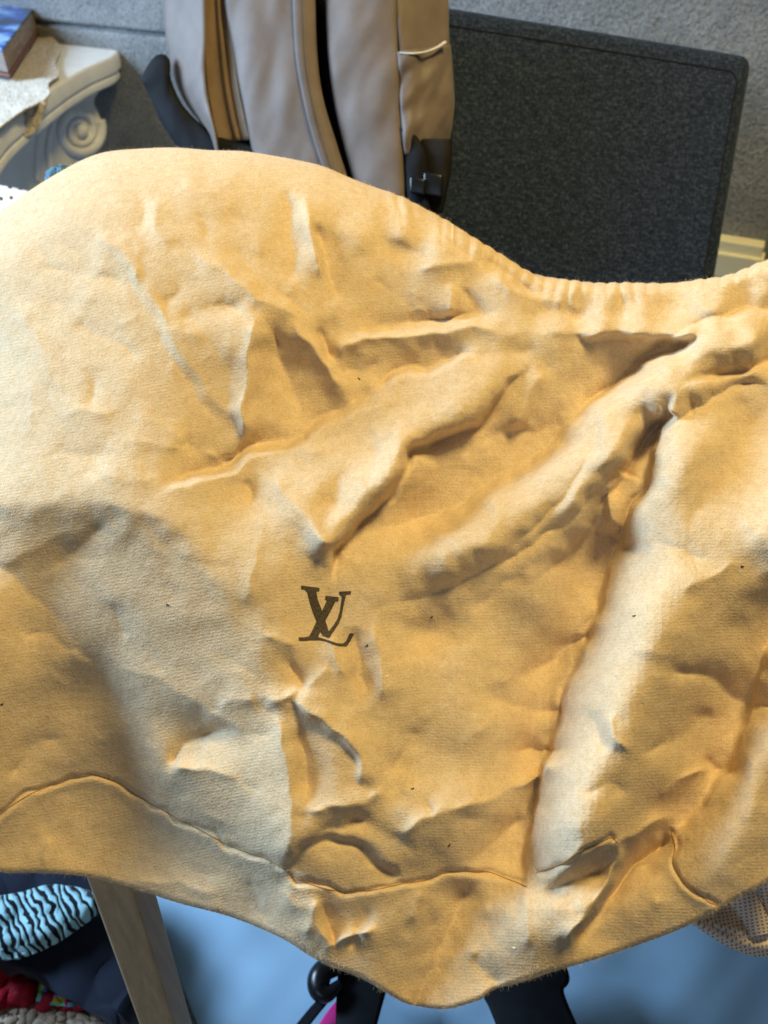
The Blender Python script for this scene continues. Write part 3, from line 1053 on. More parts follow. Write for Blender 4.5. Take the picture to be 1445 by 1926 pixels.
# loose nap standing off the brushed cotton
nf = 64000
ii = rng.randint(2, NX - 2, nf)
jj = rng.randint(0, NY - 1, nf)
jj[:20000] = np.minimum((rng.rand(20000) ** 2 * 30).astype(int), NY - 2)
jj[20000:27000] = NY - 2 - (rng.rand(7000) ** 2 * 14).astype(int)
p0 = bagV[ii, jj] + (bagV[ii, jj + 1] - bagV[ii, jj]) * rng.rand(nf)[:, None] + (bagV[ii + 1, jj] - bagV[ii, jj]) * rng.rand(nf)[:, None]
tu = bagV[np.minimum(ii + 1, NX - 1), jj] - bagV[ii - 1, jj]
tv = bagV[ii, np.minimum(jj + 1, NY - 1)] - bagV[ii, np.maximum(jj - 1, 0)]
nn = np.cross(tv, tu)
nn /= np.linalg.norm(nn, axis=1)[:, None] + 1e-12
nn *= np.sign((nn * (CAM - p0)).sum(1))[:, None]
dd_ = rng.normal(size=(nf, 3))
ln = (0.0008 + 0.0016 * rng.rand(nf) ** 2)[:, None]
p1 = p0 + (nn * 0.55 + dd_ * 0.35) * ln * 0.5
p2 = p1 + (nn * 0.25 + dd_ * 0.45 + rng.normal(size=(nf, 3)) * 0.35) * ln * 0.5
hc = bpy.data.hair_curves.new('nap_fibres')
hc.add_curves([3] * nf)
P3 = np.stack([p0 - nn * 0.0002, p1, p2], 1).reshape(-1, 3).astype(np.float32)
hc.attributes['position'].data.foreach_set('vector', P3.ravel())
ra = hc.attributes.get('radius') or hc.attributes.new('radius', 'FLOAT', 'POINT')
ra.data.foreach_set('value', np.tile(np.array([0.00005, 0.00004, 0.00002], np.float32), nf))
M_NAP, _, _ = new_mat('cotton_nap', (0.84, 0.68, 0.46, 1), 0.9, 0.1)
hc.materials.append(M_NAP)
ho = bpy.data.objects.new('nap_fibres', hc)
COL.objects.link(ho)
ho.parent = bag
ho.matrix_parent_inverse = Matrix.Translation(bag.location).inverted()
tag(ho, kind='stuff')

# ------------------------------------------------------------------ wooden stool under the bag
stool = empty('wooden_stool', (-0.165, 0.215, 0), 'brown wooden stool whose front leg shows below the bag beside the navy cloth', 'stool')
ltop = at(214, 1612, 0.575)
lbot = at(366, 2090, 0.83)
dv = lbot - ltop
dv = dv / -dv[2]
pf = ltop + dv * ltop[2]
zt = 0.50


def leg(topc, botc, wx, wy):
    bm = bmesh.new()
    vs_ = []
    for c, k in ((topc, 1.0), (botc, 1.0)):
        for sx, sy in ((-1, -1), (1, -1), (1, 1), (-1, 1)):
            ax, ay = sx * wx * k / 2, sy * wy * k / 2
            vs_.append(bm.verts.new((c[0] + 0.99 * ax + 0.10 * ay, c[1] - 0.10 * ax + 0.99 * ay, c[2])))
    bm.faces.new(vs_[0:4])
    bm.faces.new(vs_[4:8])
    for i in range(4):
        j = (i + 1) % 4
        bm.faces.new((vs_[i], vs_[j], vs_[4 + j], vs_[4 + i]))
    return bm_obj('leg', bm, M_WOOD, stool, False, 0.003, 2)


lt = ltop.copy()
lf = pf.copy()
leg(lt, lf, 0.034, 0.030)
leg(lt + np.array([0.72, 0, 0]), lf + np.array([0.72, 0.0, 0]), 0.034, 0.040)
leg(lt + np.array([0, 0.42, 0]), lf + np.array([0, 0.46, 0]), 0.034, 0.040)
leg(lt + np.array([0.72, 0.42, 0]), lf + np.array([0.72, 0.46, 0]), 0.034, 0.040)
bm = bmesh.new()
add_box(bm, (lt[0] + 0.36, lt[1] + 0.25, lt[2] + 0.001), (0.76, 0.46, 0.03))
bm_obj('seat', bm, M_WOOD, stool, False, 0.004, 2)

# ------------------------------------------------------------------ dark chair
CY = math.radians(2)
CL = math.radians(44)
CROLL = math.radians(-9)
CU = np.array([math.cos(CY), -math.sin(CY), 0])
away = np.array([math.sin(CY), math.cos(CY), 0])
CV = math.cos(CL) * np.array([0, 0, 1.0]) + math.sin(CL) * away
CU, CV = CU * math.cos(CROLL) + CV * math.sin(CROLL), CV * math.cos(CROLL) - CU * math.sin(CROLL)
CN = np.cross(CU, CV)
TR = at(1424, 96, 1.06)
chair = empty('upholstered_chair', tuple(TR - CV * 0.5), 'dark grey felt upholstered chair back leaning against the concrete wall behind the bag', 'chair')
CW, CH, CT = 0.62, 0.46, 0.07
CR = Matrix((CU, CV, CN)).transposed()


def chair_box(name, u0, u1, v0, v1, n0, n1, mat, bev, seg=5):
    bm = bmesh.new()
    add_box(bm, (0, 0, 0), (u1 - u0, v1 - v0, n1 - n0))
    o = bm_obj(name, bm, mat, None, True, bev, seg)
    c = TR + CU * (u0 + u1) / 2 + CV * (v0 + v1) / 2 + CN * (n0 + n1) / 2
    o.matrix_world = Matrix.Translation(Vector(c)) @ CR.to_4x4()
    o.parent = chair
    o.matrix_parent_inverse = Matrix.Translation(chair.location).inverted()
    return o


chair_box('backrest', -CW, 0, -CH, 0, -CT, 0, M_FELT, 0.02)
# piped seam around the front panel
ua, va, rr_ = -0.020, -0.034, 0.016
cs = [(-CW + 0.02, va)] + [(x, va) for x in np.linspace(-CW + 0.06, ua - rr_, 10)]
cs += [(ua - rr_ + rr_ * math.sin(a_), va - rr_ + rr_ * math.cos(a_)) for a_ in np.linspace(0.25, math.pi / 2, 6)]
cs += [(ua, y) for y in np.linspace(va - rr_ - 0.02, -CH + 0.02, 10)]
tube('seam', [TR + CU * a + CV * b + CN * 0.0002 for a, b in cs], 0.0012, M_BLACK, chair, 6, 160)
seatc = TR + CU * (-CW / 2) + CV * (-CH) - away * 0.2
bm = bmesh.new()
add_box(bm, (0, 0, 0), (CW, 0.42, 0.09))
so = bm_obj('seat', bm, M_FELT, None, True, 0.015, 4)
so.matrix_world = Matrix.Translation(Vector((seatc[0], seatc[1], seatc[2] - 0.02))) @ Matrix((CU, away, (0, 0, 1))).transposed().to_4x4()
so.parent = chair
so.matrix_parent_inverse = Matrix.Translation(chair.location).inverted()
for a in (-1, 1):
    for b in (-1, 1):
        p = seatc + CU * a * CW * 0.42 + away * b * 0.17
        bm = bmesh.new()
        add_box(bm, (p[0], p[1], (seatc[2] - 0.06) / 2), (0.03, 0.03, seatc[2] - 0.06))
        bm_obj('leg', bm, M_PLAST, chair, False)

# cream trunking on the wall
tr = empty('cable_trunking', tuple(Wp(np.array(1410.), np.array(478.), 0.0)), 'cream plastic trunking block on the concrete wall beside the dark chair', 'trunking')
for nm, y0, y1, hh in (('lid', 452, 476, 0.03), ('base', 474, 520, 0.038)):
    q = Wp(np.array([1330., 1441., 1436., 1330.]), np.array([y0 - 4., y0, y1, y1 - 4.]), 0.0)
    bm = bmesh.new()
    zt_, zb_ = q[1][2], q[2][2]
    c = (q[0] + q[1]) / 2
    L = np.linalg.norm((q[1] - q[0])[:2])
    add_box(bm, (0, 0, 0), (L, hh, zt_ - zb_))
    o = bm_obj(nm, bm, M_CREAMP, None, False, 0.003, 2)
    o.matrix_world = Matrix.Translation(Vector((c[0] + WN[0] * hh / 2, c[1] + WN[1] * hh / 2, (zt_ + zb_) / 2))) @ WR.to_4x4()
    o.parent = tr
    o.matrix_parent_inverse = Matrix.Translation(tr.location).inverted()

# ------------------------------------------------------------------ backpack
PY = math.radians(14)
PL = math.radians(28)
PU = np.array([math.cos(PY), -math.sin(PY), 0])
pa = np.array([math.sin(PY), math.cos(PY), 0])
PV = math.cos(PL) * np.array([0, 0, 1.0]) + math.sin(PL) * pa
PN = np.cross(PU, PV)
PP = at(580, 200, 0.98)
pk = lambda px, py, h=0.0: on_plane(px, py, PP, PN, h)
pack = empty('backpack', tuple(at(560, 430, 0.95)), 'greige satin backpack with black straps standing against the dark chair', 'backpack')


def pillow(amp, base=0.0, nz=0.0015, s0=60, seed=1):
    def f(S, T, X_, Y_):
        q = np.clip(np.sin(math.pi * T), 0, 1) ** 0.38
        return base + amp * q + nz * fnoise(X_, Y_ * 0.45, s0, seed, 2)
    return f


def lin(h0, h1, amp, nz=0.0012, s0=90, seed=1, p=0.5):
    def f(S, T, X_, Y_):
        return h0 + (h1 - h0) * T + amp * np.clip(np.sin(math.pi * T), 0, 1) ** p + nz * fnoise(X_ + 0.3 * Y_, Y_ * 0.5, s0, seed, 2)
    return f


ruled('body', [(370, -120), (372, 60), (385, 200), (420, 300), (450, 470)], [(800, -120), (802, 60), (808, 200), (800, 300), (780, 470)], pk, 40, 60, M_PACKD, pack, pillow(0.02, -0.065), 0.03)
ruled('side_panel', [(306, -120), (309, 0), (314, 70), (328, 140), (350, 192), (384, 238), (405, 285)], [(388, -120), (387, 0), (388, 70), (386, 130), (392, 190), (405, 250), (412, 300)], pk, 50, 24, M_PACK, pack, lin(-0.022, 0.012, 0.006, 0.0010, 90, 2), 0.003)
ruled('inner_fold', [(386, -120), (386, 0), (386, 90), (390, 160), (402, 230), (412, 268)], [(425, -120), (428, 0), (440, 90), (450, 160), (462, 220), (472, 262)], pk, 50, 24, M_PACKB, pack, lambda S, T, X_, Y_: -0.002 - 0.010 * np.sin(math.pi * T) + 0.006 * np.exp(-((T - 0.6) / 0.07) ** 2) - 0.004 * np.exp(-((T - 0.72) / 0.05) ** 2), 0.003)
ruled('front_panel', [(418, -120), (424, 0), (440, 90), (452, 160), (466, 230), (486, 340)], [(590, -120), (592, 0), (596, 110), (608, 190), (632, 270), (664, 370)], pk, 60, 50, M_PACK, pack, lin(0.000, 0.008, 0.008, 0.0012, 110, 4), 0.003)
flap = ruled('placket', [(548, -120), (552, 0), (558, 110), (572, 190), (590, 260), (622, 360)], [(588, -120), (590, 0), (594, 110), (605, 190), (628, 270), (660, 368)], pk, 60, 16, M_PACK, pack, lambda S, T, X_, Y_: 0.0175 - 0.007 * T ** 2 + 0.0015 * np.sin(math.pi * T), 0.003)
for k in (0.25, 0.5):
    L_ = [(548 + 40 * k, -120), (552 + 38 * k, 0), (558 + 36 * k, 110), (572 + 33 * k, 190), (590 + 38 * k, 265), (622 + 38 * k, 362)]
    P = spline(L_, 60)
    tube('stitching', pk(P[:, 0], P[:, 1], 0.0205 - 0.007 * k * k + 0.001), 0.0007, M_PACKB, flap if False else pack, 5, 60)
ruled('right_panel', [(612, -120), (614, 0), (620, 110), (634, 210), (664, 330), (690, 400)], [(742, -120), (744, 0), (748, 110), (752, 220), (758, 330), (760, 400)], pk, 60, 40, M_PACK, pack, lin(0.002, 0.010, 0.009, 0.0012, 110, 6), 0.003)
ruled('side_wall', [(742, -120), (745, 0), (750, 70), (754, 140)], [(838, -120), (842, 0), (843, 60), (845, 140)], pk, 40, 24, M_PACK, pack, lin(0.008, -0.045, 0.006, 0.0008, 90, 7), 0.003)
ruled('pocket', [(748, 98), (752, 160), (756, 220), (762, 290)], [(846, 84), (851, 150), (852, 210), (838, 300)], pk, 40, 30, M_PACK, pack, lin(0.012, -0.040, 0.012, 0.0022, 60, 9), 0.003)
pe = np.array([(752, 99), (775, 101), (800, 98), (822, 90), (838, 80)])
M_TRIM, _, _ = new_mat('pale_trim', (0.75, 0.72, 0.68, 1), 0.5, 0.4)
tube('pocket_trim', np.stack([pk(np.array(x_), np.array(y_), h_) for (x_, y_), h_ in zip(pe.astype(float), (0.016, 0.014, 0.005, -0.006, -0.016))]), [0.0005, 0.0014, 0.0012, 0.0016, 0.0022], M_TRIM, pack, 8, 30)
ruled('side_strap', [(268, 152), (284, 122), (300, 106), (316, 112), (318, 150), (345, 205), (395, 250), (440, 270), (530, 290)], [(276, 160), (290, 190), (305, 225), (330, 265), (350, 290), (370, 320), (400, 330), (440, 330), (530, 330)], lambda a, b, h: pk(a, b, h), 50, 14, M_BLACK, pack, pillow(0.008, -0.006, 0.0006, 60, 3), 0.006)
ruled('side_strap', [(752, 238), (756, 290), (762, 340), (775, 420)], [(780, 256), (800, 290), (806, 340), (810, 420)], pk, 30, 10, M_BLACK, pack, pillow(0.006, 0.006), 0.005)
ruled('strap_shadow_panel', [(786, 262), (792, 320), (800, 400)], [(848, 262), (846, 320), (830, 400)], pk, 30, 10, M_PACKD, pack, pillow(0.008, -0.006), 0.005)  # near-black sheet standing in for the shadow beside the right strap
for (x0, y0, x1, y1, hh) in ((770, 330, 800, 368, 0.022), (796, 322, 832, 372, 0.018)):
    q = pk(np.array([x0, x1, x1, x0], float), np.array([y0, y0 + 6, y1, y1 - 6], float), hh)
    bm = bmesh.new()
    f0 = [bm.verts.new(p) for p in q]
    f1 = [bm.verts.new(p - PN * 0.014) for p in q]
    bm.faces.new(f0)
    bm.faces.new(f1[::-1])
    for i in range(4):
        j = (i + 1) % 4
        bm.faces.new((f0[j], f0[i], f1[i], f1[j]))
    bm_obj('buckle', bm, M_PLAST, pack, True, 0.003, 3)

# ------------------------------------------------------------------ corbel shelf
zs = float(Wp(np.array(232.), np.array(96.), 0.0)[2])
K0 = Wp(np.array(232.), np.array(96.), 0.0)
KR = Matrix((WS, WN, (0, 0, 1))).transposed()
kloc = lambda s_, f_, z_: K0 + WS * s_ + WN * f_ + np.array([0, 0, z_])
top_of = lambda px, py, h=0.0: on_plane(px, py, K0 + np.array([0, 0, h]), np.array([0, 0, 1.0]))
corb = empty('corbel', tuple(kloc(-0.12, 0.1, -0.25)), 'white plaster scroll corbel fixed to the wall as a shelf for lace and book', 'corbel')


def prism(name, P, z0, z1, mat, par, bev=0.0):
    bm = bmesh.new()
    a = [bm.verts.new((p[0], p[1], z1)) for p in P]
    b = [bm.verts.new((p[0], p[1], z0)) for p in P]
    bm.faces.new(a)
    bm.faces.new(b[::-1])
    n = len(P)
    for i in range(n):
        j = (i + 1) % n
        bm.faces.new((a[j], a[i], b[i], b[j]))
    return bm_obj(name, bm, mat, par, True if bev else False, bev, 4)


edge_px = [(60, 70), (130, 71), (180, 71), (206, 76), (221, 87), (222, 99), (206, 109), (170, 124), (135, 143), (100, 166), (60, 196), (10, 236), (-60, 300), (-150, 240), (-60, 110)]
ep = spline(edge_px + [edge_px[0]], 70)[:-1]
TP = top_of(ep[:, 0], ep[:, 1])
sl = prism('slab', TP, zs - 0.032, zs, M_STONE, corb, 0.006)
cen = TP.mean(0)
sh = lambda k: cen + (TP - cen) * k
prism('moulding', sh(0.965), zs - 0.050, zs - 0.0325, M_STONE, corb, 0.006)
# scrolled body
bs = lambda px, py, h=0.0: on_plane(px, py, kloc(-0.035, 0, 0), WS, h)      # vertical side face looking right
prof = [(205, 140), (190, 170), (178, 190), (186, 210), (194, 235), (190, 262), (170, 280), (120, 330), (60, 400), (-60, 420), (-60, 260), (20, 225), (70, 190), (95, 170)]
pr = spline(prof + [prof[0]], 90)[:-1]
SP = bs(pr[:, 0], pr[:, 1])
bm = bmesh.new()
a = [bm.verts.new(p) for p in SP]
b = [bm.verts.new(p - WS * 0.22) for p in SP]
bm.faces.new(a)
bm.faces.new(b[::-1])
for i in range(len(a)):
    j = (i + 1) % len(a)
    bm.faces.new((a[j], a[i], b[i], b[j]))
bm_obj('body', bm, M_STONE, corb, True, 0.008, 4)
th = np.linspace(0, 4.6 * math.pi, 90)
rr = np.linspace(46, 9, 90)
sx = 150 + rr * 0.92 * np.cos(th - 0.4)
sy = 245 + rr * 1.02 * np.sin(th - 0.4)
tube('scroll', bs(sx, sy, 0.004), np.linspace(0.011, 0.005, 9), M_STONE, corb, 10, 160, nrm=WS)
bb = bs(np.array([150.]), np.array([245.]), 0.0)[0]
bm = bmesh.new()
bmesh.ops.create_uvsphere(bm, u_segments=18, v_segments=10, radius=0.014)
bmesh.ops.translate(bm, verts=bm.verts[:], vec=bb + WS * 0.004)
bm_obj('scroll_eye', bm, M_STONE, corb)
P = [(205, 145), (150, 172), (110, 200), (85, 230), (75, 280), (70, 340)]
tube('rib', [bs(np.array([float(x)]), np.array([float(y)]), 0.004)[0] for x, y in P], [0.004, 0.008, 0.009, 0.008, 0.006], M_STONE, corb, 10, 60, nrm=WS)
P = [(100, 230), (92, 270), (96, 330)]
tube('rib', [bs(np.array([float(x)]), np.array([float(y)]), 0.004)[0] for x, y in P], 0.007, M_STONE, corb, 10, 40, nrm=WS)


def lace_mat(name, c1, c2, sc):
    m, nt, b = new_mat(name, c1, 0.9, 0.1, 0.2)
    tc = N(nt, 'ShaderNodeTexCoord').outputs['UV']
    v = N(nt, 'ShaderNodeTexVoronoi')
    v.inputs['Scale'].default_value = sc
    nt.links.new(tc, v.inputs['Vector'])
    nt.links.new(ramp(nt, v.outputs['Distance'], [(0.15, c2), (0.5, c1)]), b.inputs['Base Color'])
    bump(nt, b, v.outputs['Distance'], 0.8, 0.0012)
    return m


M_LACE = lace_mat('crochet_lace', (0.62, 0.55, 0.45, 1), (0.36, 0.30, 0.22, 1), 300)
lace_t = lambda px, py, h=0.0: on_plane(px, py, K0 + np.array([0, 0, 0.004]), np.array([0, 0, 1.0]), h)


def lace_b(S, T, X_, Y_):
    e = 0.5 + 0.5 * np.sin(S * 38)
    return 0.003 + 0.005 * T ** 3 * e + 0.0005 * fnoise(X_, Y_, 20, 3, 2)


dl = ruled('lace_doily', [(70, 58), (40, 100), (10, 140), (-60, 220), (-120, 300)], [(96, 66), (116, 92), (104, 120), (112, 142), (92, 158), (94, 178), (70, 196), (48, 206), (20, 226), (-10, 250), (-60, 310)], lace_t, 130, 50, M_LACE, None, lace_b, 0.0025)
tag(dl, 'cream crochet lace doily with scalloped edge on the plaster shelf', 'doily')
hang_n = (WN * 0.5 + WS * 0.86 + np.array([0, 0, 0.25]))
hang_n /= np.linalg.norm(hang_n)
hp = lambda px, py, h=0.0: on_plane(px, py, top_of(np.array(60.), np.array(200.)) + WS * 0.012 + WN * 0.01, hang_n, h)
dl2 = ruled('lace_drape', [(92, 178), (70, 196), (48, 206), (20, 226), (-40, 262)], [(80, 220), (64, 250), (40, 262), (20, 285), (-40, 300)], hp, 60, 30, M_LACE, None, lambda S, T, X_, Y_: 0.004 * np.sin(S * 22) + 0.002 * fnoise(X_, Y_, 20, 4, 2), 0.0025)
tag(dl2, 'gathered cream lace hanging over the front of the plaster shelf', 'lace')

# book on the lace
book = empty('book', tuple(top_of(np.array(0.), np.array(60.), 0.05)), 'thick book with glossy blue cover lying on the lace at the left edge', 'book')
bt = lambda px, py, h: on_plane(np.asarray(px, float), np.asarray(py, float), K0 + np.array([0, 0, h]), np.array([0, 0, 1.0]))


def bk(name, px4, z0, z1, mat, shrink=0.0, shift=None):
    P = bt([p[0] for p in px4], [p[1] for p in px4], 0.062)
    c = P.mean(0)
    P = c + (P - c) * (1 - shrink)
    return prism(name, P, zs + z0, zs + z1, mat, book, 0.002)


def cover():
    m, nt, b = new_mat('glossy_blue_cover', (0.01, 0.05, 0.3, 1), 0.18, 0.5)
    tc = N(nt, 'ShaderNodeTexCoord').outputs['Object']
    n = noise_node(nt, tc, 14, 3, 0.5)
    nt.links.new(ramp(nt, n, [(0.38, (0.01, 0.02, 0.06, 1)), (0.5, (0.02, 0.10, 0.50, 1)), (0.62, (0.30, 0.55, 0.85, 1))]), b.inputs['Base Color'])
    return m


def pages():
    m, nt, b = new_mat('page_block', (0.3, 0.24, 0.2, 1), 0.8, 0.2)
    tc = N(nt, 'ShaderNodeTexCoord').outputs['Object']
    mp = N(nt, 'ShaderNodeMapping')
    mp.inputs['Scale'].default_value = (0.05, 0.05, 1)
    nt.links.new(tc, mp.inputs[0])
    n = noise_node(nt, mp.outputs[0], 500, 2, 0.6)
    nt.links.new(ramp(nt, n, [(0.3, (0.16, 0.12, 0.10, 1)), (0.7, (0.36, 0.29, 0.25, 1))]), b.inputs['Base Color'])
    return m


M_COVER = cover()
M_PAGES = pages()
M_RUST, _, _ = new_mat('rust_cover', (0.16, 0.07, 0.05, 1), 0.6, 0.3)
q4 = [(68, 8), (4, 92), (-170, 60), (-60, -30)]
bk('front_cover', q4, 0.058, 0.062, M_COVER)
bk('page_block', q4, 0.022, 0.0578, M_PAGES, 0.03)
bk('back_cover', q4, 0.016, 0.0218, M_RUST)

# eyelet lace cloth at far left
M_EYE = None


def eyelet():
    m, nt, b = new_mat('white_eyelet', (0.8, 0.82, 0.86, 1), 0.9, 0.1)
    tc = N(nt, 'ShaderNodeTexCoord').outputs['UV']
    v = N(nt, 'ShaderNodeTexVoronoi')
    v.inputs['Scale'].default_value = 55
    nt.links.new(tc, v.inputs['Vector'])
    nt.links.new(ramp(nt, v.outputs['Distance'], [(0.22, (0.10, 0.07, 0.05, 1)), (0.30, (0.8, 0.82, 0.86, 1))]), b.inputs['Base Color'])
    return m


M_EYE = eyelet()
ez = float(at(20, 375, 0.95)[2])
ecl = ruled('eyelet_cloth', [(-120, 335), (0, 350), (60, 362), (150, 380)], [(-120, 460), (0, 450), (60, 450), (150, 450)], lambda a, b, h: on_plane(a, b, np.array([0, 0, ez]), np.array([0, 0, 1.0]), h), 40, 20, M_EYE, None, lambda S, T, X_, Y_: 0.002 * fnoise(X_, Y_, 60, 2, 2), 0.003)
tag(ecl, 'white eyelet lace cloth under the corbel at the left edge', 'lace cloth')
M_SCRAP = cloth_mat('mid_blue_cotton', (0.06, 0.16, 0.26, 1), (0.12, 0.28, 0.40, 1), 60)
bl = ruled('blue_cloth_scrap', [(86, 330), (98, 316), (112, 312), (126, 312)], [(90, 360), (100, 350), (112, 345), (140, 330)], lambda a, b, h: at(a, b, 1.0) + PN * h[..., None], 20, 10, M_SCRAP, None, lambda S, T, X_, Y_: 0.004 * fnoise(X_, Y_, 30, 2, 2), 0.004)
tag(bl, 'small scrap of bright blue cloth between corbel and dust bag', 'cloth')

# ------------------------------------------------------------------ things on the floor below the bag
fz = lambda z: (lambda a, b, h=0.0: on_plane(a, b, np.array([0, 0, z]), np.array([0, 0, 1.0]), h))
bsheet = ruled('blue_sheet', [(180, 1500), (240, 1640), (320, 1800), (440, 2100)], [(1700, 1400), (1700, 1640), (1700, 1800), (1700, 2100)], fz(0.02), 90, 160, M_BLUE, None, lambda S, T, X_, Y_: 0.012 * fnoise(X_, Y_, 600, 3, 2) + 0.0007 * fnoise(X_ + 0.8 * Y_, 0.4 * Y_, 150, 4, 1), 0.004)
tag(bsheet, 'pale blue cotton sheet spread on the floor below the bag', 'sheet')


def zebra():
    m, nt, b = new_mat('zebra_print', (0.5, 0.6, 0.65, 1), 0.85, 0.1, 0.2)
    tc = N(nt, 'ShaderNodeTexCoord').outputs['UV']
    mp = N(nt, 'ShaderNodeMapping')
    mp.inputs['Rotation'].default_value = (0, 0, math.radians(28))
    nt.links.new(tc, mp.inputs[0])
    wv = N(nt, 'ShaderNodeTexWave', wave_type='BANDS', bands_direction='X')
    wv.inputs['Scale'].default_value = 21
    wv.inputs['Distortion'].default_value = 7
    wv.inputs['Detail'].default_value = 2.5
    wv.inputs['Detail Scale'].default_value = 1.4
    nt.links.new(mp.outputs[0], wv.inputs['Vector'])
    nt.links.new(ramp(nt, wv.outputs['Fac'], [(0.40, (0.006, 0.010, 0.016, 1)), (0.48, (0.36, 0.62, 0.68, 1))]), b.inputs['Base Color'])
    bump(nt, b, wv.outputs['Fac'], 0.5, 0.004)
    return m


M_ZEB = zebra()
nv = ruled('navy_cloth', [(-160, 1560), (0, 1600), (120, 1610), (200, 1620)], [(-160, 1800), (20, 1818), (130, 1880), (225, 1930), (262, 1880)], fz(0.10), 70, 60, M_NAVY, None, lambda S, T, X_, Y_: 0.004 * fnoise(X_, Y_, 180, 6, 2), 0.05)
tag(nv, 'folded navy blue cloth left of the wooden stool leg', 'cloth')
zb = ruled('zebra_cloth', [(-120, 1760), (-40, 1700), (40, 1682), (90, 1668), (140, 1672), (190, 1688)], [(-120, 1840), (-20, 1806), (30, 1804), (80, 1786), (140, 1750), (192, 1706)], fz(0.15), 70, 40, M_ZEB, None, lambda S, T, X_, Y_: 0.012 * np.sin(math.pi * np.clip(T, 0, 1)) + 0.003 * fnoise(X_, Y_, 80, 7, 2), 0.006)
tag(zb, 'zebra striped pale blue and black cloth lying on the navy cloth', 'cloth')
rd = ruled('red_scarf', [(-140, 1790), (0, 1812), (60, 1846), (110, 1868), (160, 1892)], [(-140, 1920), (0, 1905), (60, 1900), (110, 1898), (165, 1897)], fz(0.07), 60, 40, M_RED, None, lambda S, T, X_, Y_: 0.010 * fnoise(X_ + 0.6 * Y_, Y_ * 0.6, 70, 9, 2) + 0.008 * np.sin(math.pi * T), 0.006)
tag(rd, 'red satin scarf crumpled below the navy cloth', 'scarf')
fu = ruled('fur_trim', [(-140, 1890), (0, 1893), (80, 1893), (150, 1893), (230, 1925)], [(-140, 1960), (0, 1950), (80, 1950), (150, 1960), (240, 1980)], fz(0.06), 80, 30, M_FUR, None, lambda S, T, X_, Y_: 0.015 * np.sin(math.pi * T) + 0.003 * fnoise(X_, Y_, 18, 5, 2), 0.01)
tag(fu, 'beige furry trim along the bottom left corner', 'trim')
wp_ = ruled('white_paper', [(225, 1905), (262, 1880), (275, 1890)], [(215, 1990), (290, 1990), (320, 1990)], fz(0.05), 20, 16, M_WHITE, None, lambda S, T, X_, Y_: 0.002 * fnoise(X_, Y_, 60, 5, 2), 0.004)
tag(wp_, 'pale white paper sheet against the foot of the stool leg', 'paper')
M_MULTI, nt_, b_ = new_mat('multicolour_print', (0.1, 0.1, 0.4, 1), 0.7, 0.2)
tcn = N(nt_, 'ShaderNodeTexCoord').outputs['UV']
vv = N(nt_, 'ShaderNodeTexVoronoi')
vv.inputs['Scale'].default_value = 60
nt_.links.new(tcn, vv.inputs['Vector'])
nt_.links.new(mixc(nt_, 0.35, vv.outputs['Color'], (0.02, 0.02, 0.1, 1)), b_.inputs['Base Color'])
mc = ruled('printed_scarf', [(78, 1850), (110, 1862), (150, 1885)], [(70, 1882), (110, 1892), (160, 1896)], fz(0.085), 24, 10, M_MULTI, None, lambda S, T, X_, Y_: 0.003 * fnoise(X_, Y_, 30, 5, 2), 0.004)
tag(mc, 'multicoloured scrap of printed scarf between red scarf and navy cloth', 'scarf')

# straps under the bag
st = empty('buckle_strap', tuple(fz(0.04)(np.array(680.), np.array(1900.))), 'dark navy webbing strap with plastic buckle below the middle of the bag', 'strap')
ruled('webbing', [(640, 1790), (634, 1880), (632, 2000)], [(740, 1820), (716, 1900), (690, 2000)], fz(0.08), 20, 10, M_BLACK, st, lambda S, T, X_, Y_: 0.004 * np.sin(math.pi * T), 0.006)
ruled('webbing', [(610, 1868), (580, 1900), (540, 1950)], [(650, 1846), (600, 1906), (566, 1950)], fz(0.085), 20, 8, M_BLACK, st, None, 0.004)
tube('buckle', fz(0.10)(np.array([640., 612., 600., 602., 618., 640.]), np.array([1822., 1824., 1842., 1862., 1868., 1850.])), [0.006, 0.012, 0.013, 0.012, 0.008, 0.005], M_PLAST, st, 10, 40)
pc = ruled('magenta_cloth', [(592, 1940), (615, 1905), (636, 1880)], [(640, 1990), (640, 1930), (640, 1884)], fz(0.06), 16, 10, M_PINK, None, None, 0.004)
tag(pc, 'triangle of magenta cloth beside the navy webbing strap', 'cloth')
s2 = ruled('padded_strap', [(880, 1800), (905, 1866), (925, 1905), (960, 2000)], [(1040, 1780), (1066, 1842), (1056, 1876), (1110, 2000)], fz(0.09), 40, 16, M_BLACK, None, lambda S, T, X_, Y_: 0.006 * np.sin(math.pi * T), 0.02)
tag(s2, 'wide black padded strap below the lowest corner of the bag', 'strap')


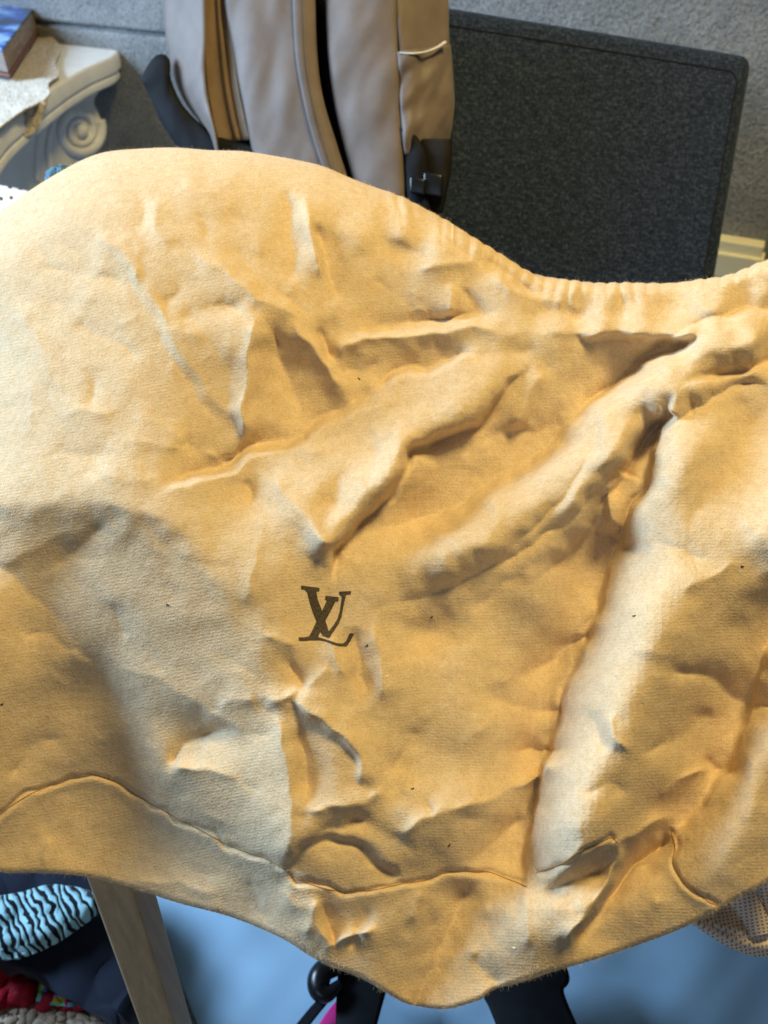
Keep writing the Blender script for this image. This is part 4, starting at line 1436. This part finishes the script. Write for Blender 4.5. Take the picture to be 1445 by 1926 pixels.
def meshy():
    m, nt, b = new_mat('perforated_mesh', (0.6, 0.5, 0.4, 1), 0.8, 0.2)
    tc = N(nt, 'ShaderNodeTexCoord').outputs['UV']
    mp = N(nt, 'ShaderNodeMapping')
    mp.inputs['Rotation'].default_value = (0, 0, math.radians(10))
    mp.inputs['Scale'].default_value = (130, 150, 1)
    nt.links.new(tc, mp.inputs[0])
    v = N(nt, 'ShaderNodeTexVoronoi')
    v.inputs['Scale'].default_value = 1.0
    v.inputs['Randomness'].default_value = 0.12
    nt.links.new(mp.outputs[0], v.inputs['Vector'])
    nt.links.new(ramp(nt, v.outputs['Distance'], [(0.22, (0.42, 0.32, 0.26, 1)), (0.36, (0.93, 0.79, 0.68, 1))]), b.inputs['Base Color'])
    bump(nt, b, v.outputs['Distance'], 0.5, 0.001)
    return m


M_MESH = meshy()
ms = empty('mesh_strap', tuple(at(1420, 1760, 0.52)), 'cream perforated mesh strap looped out from under the bag at the right', 'strap')
md = lambda dz: (lambda a, b, h: CAM + ray(a, b) * (dz - h)[..., None])
ruled('lower_band', [(1296, 1726), (1330, 1730), (1370, 1742), (1410, 1749), (1445, 1748), (1600, 1744)], [(1300, 1732), (1345, 1762), (1380, 1782), (1410, 1792), (1445, 1796), (1600, 1792)], md(0.545), 60, 20, M_MESH, ms, lambda S, T, X_, Y_: 0.009 * np.sin(math.pi * T) ** 0.6 + 0.0012 * np.sin(T * 12), 0.003)
ruled('upper_band', [(1366, 1680), (1384, 1708), (1402, 1736), (1412, 1762)], [(1404, 1658), (1426, 1690), (1444, 1722), (1456, 1752)], md(0.538), 40, 16, M_MESH, ms, lambda S, T, X_, Y_: 0.007 * np.sin(math.pi * T) ** 0.6, 0.003)
ruled('upper_band', [(1418, 1650), (1436, 1690), (1452, 1730)], [(1500, 1610), (1520, 1660), (1540, 1720)], md(0.535), 40, 16, M_MESH, ms, lambda S, T, X_, Y_: 0.007 * np.sin(math.pi * T) ** 0.6, 0.003)
ruled('inner_band', [(1300, 1716), (1360, 1700), (1460, 1690)], [(1310, 1732), (1370, 1748), (1460, 1756)], md(0.565), 30, 12, M_MESH, ms, None, 0.003)
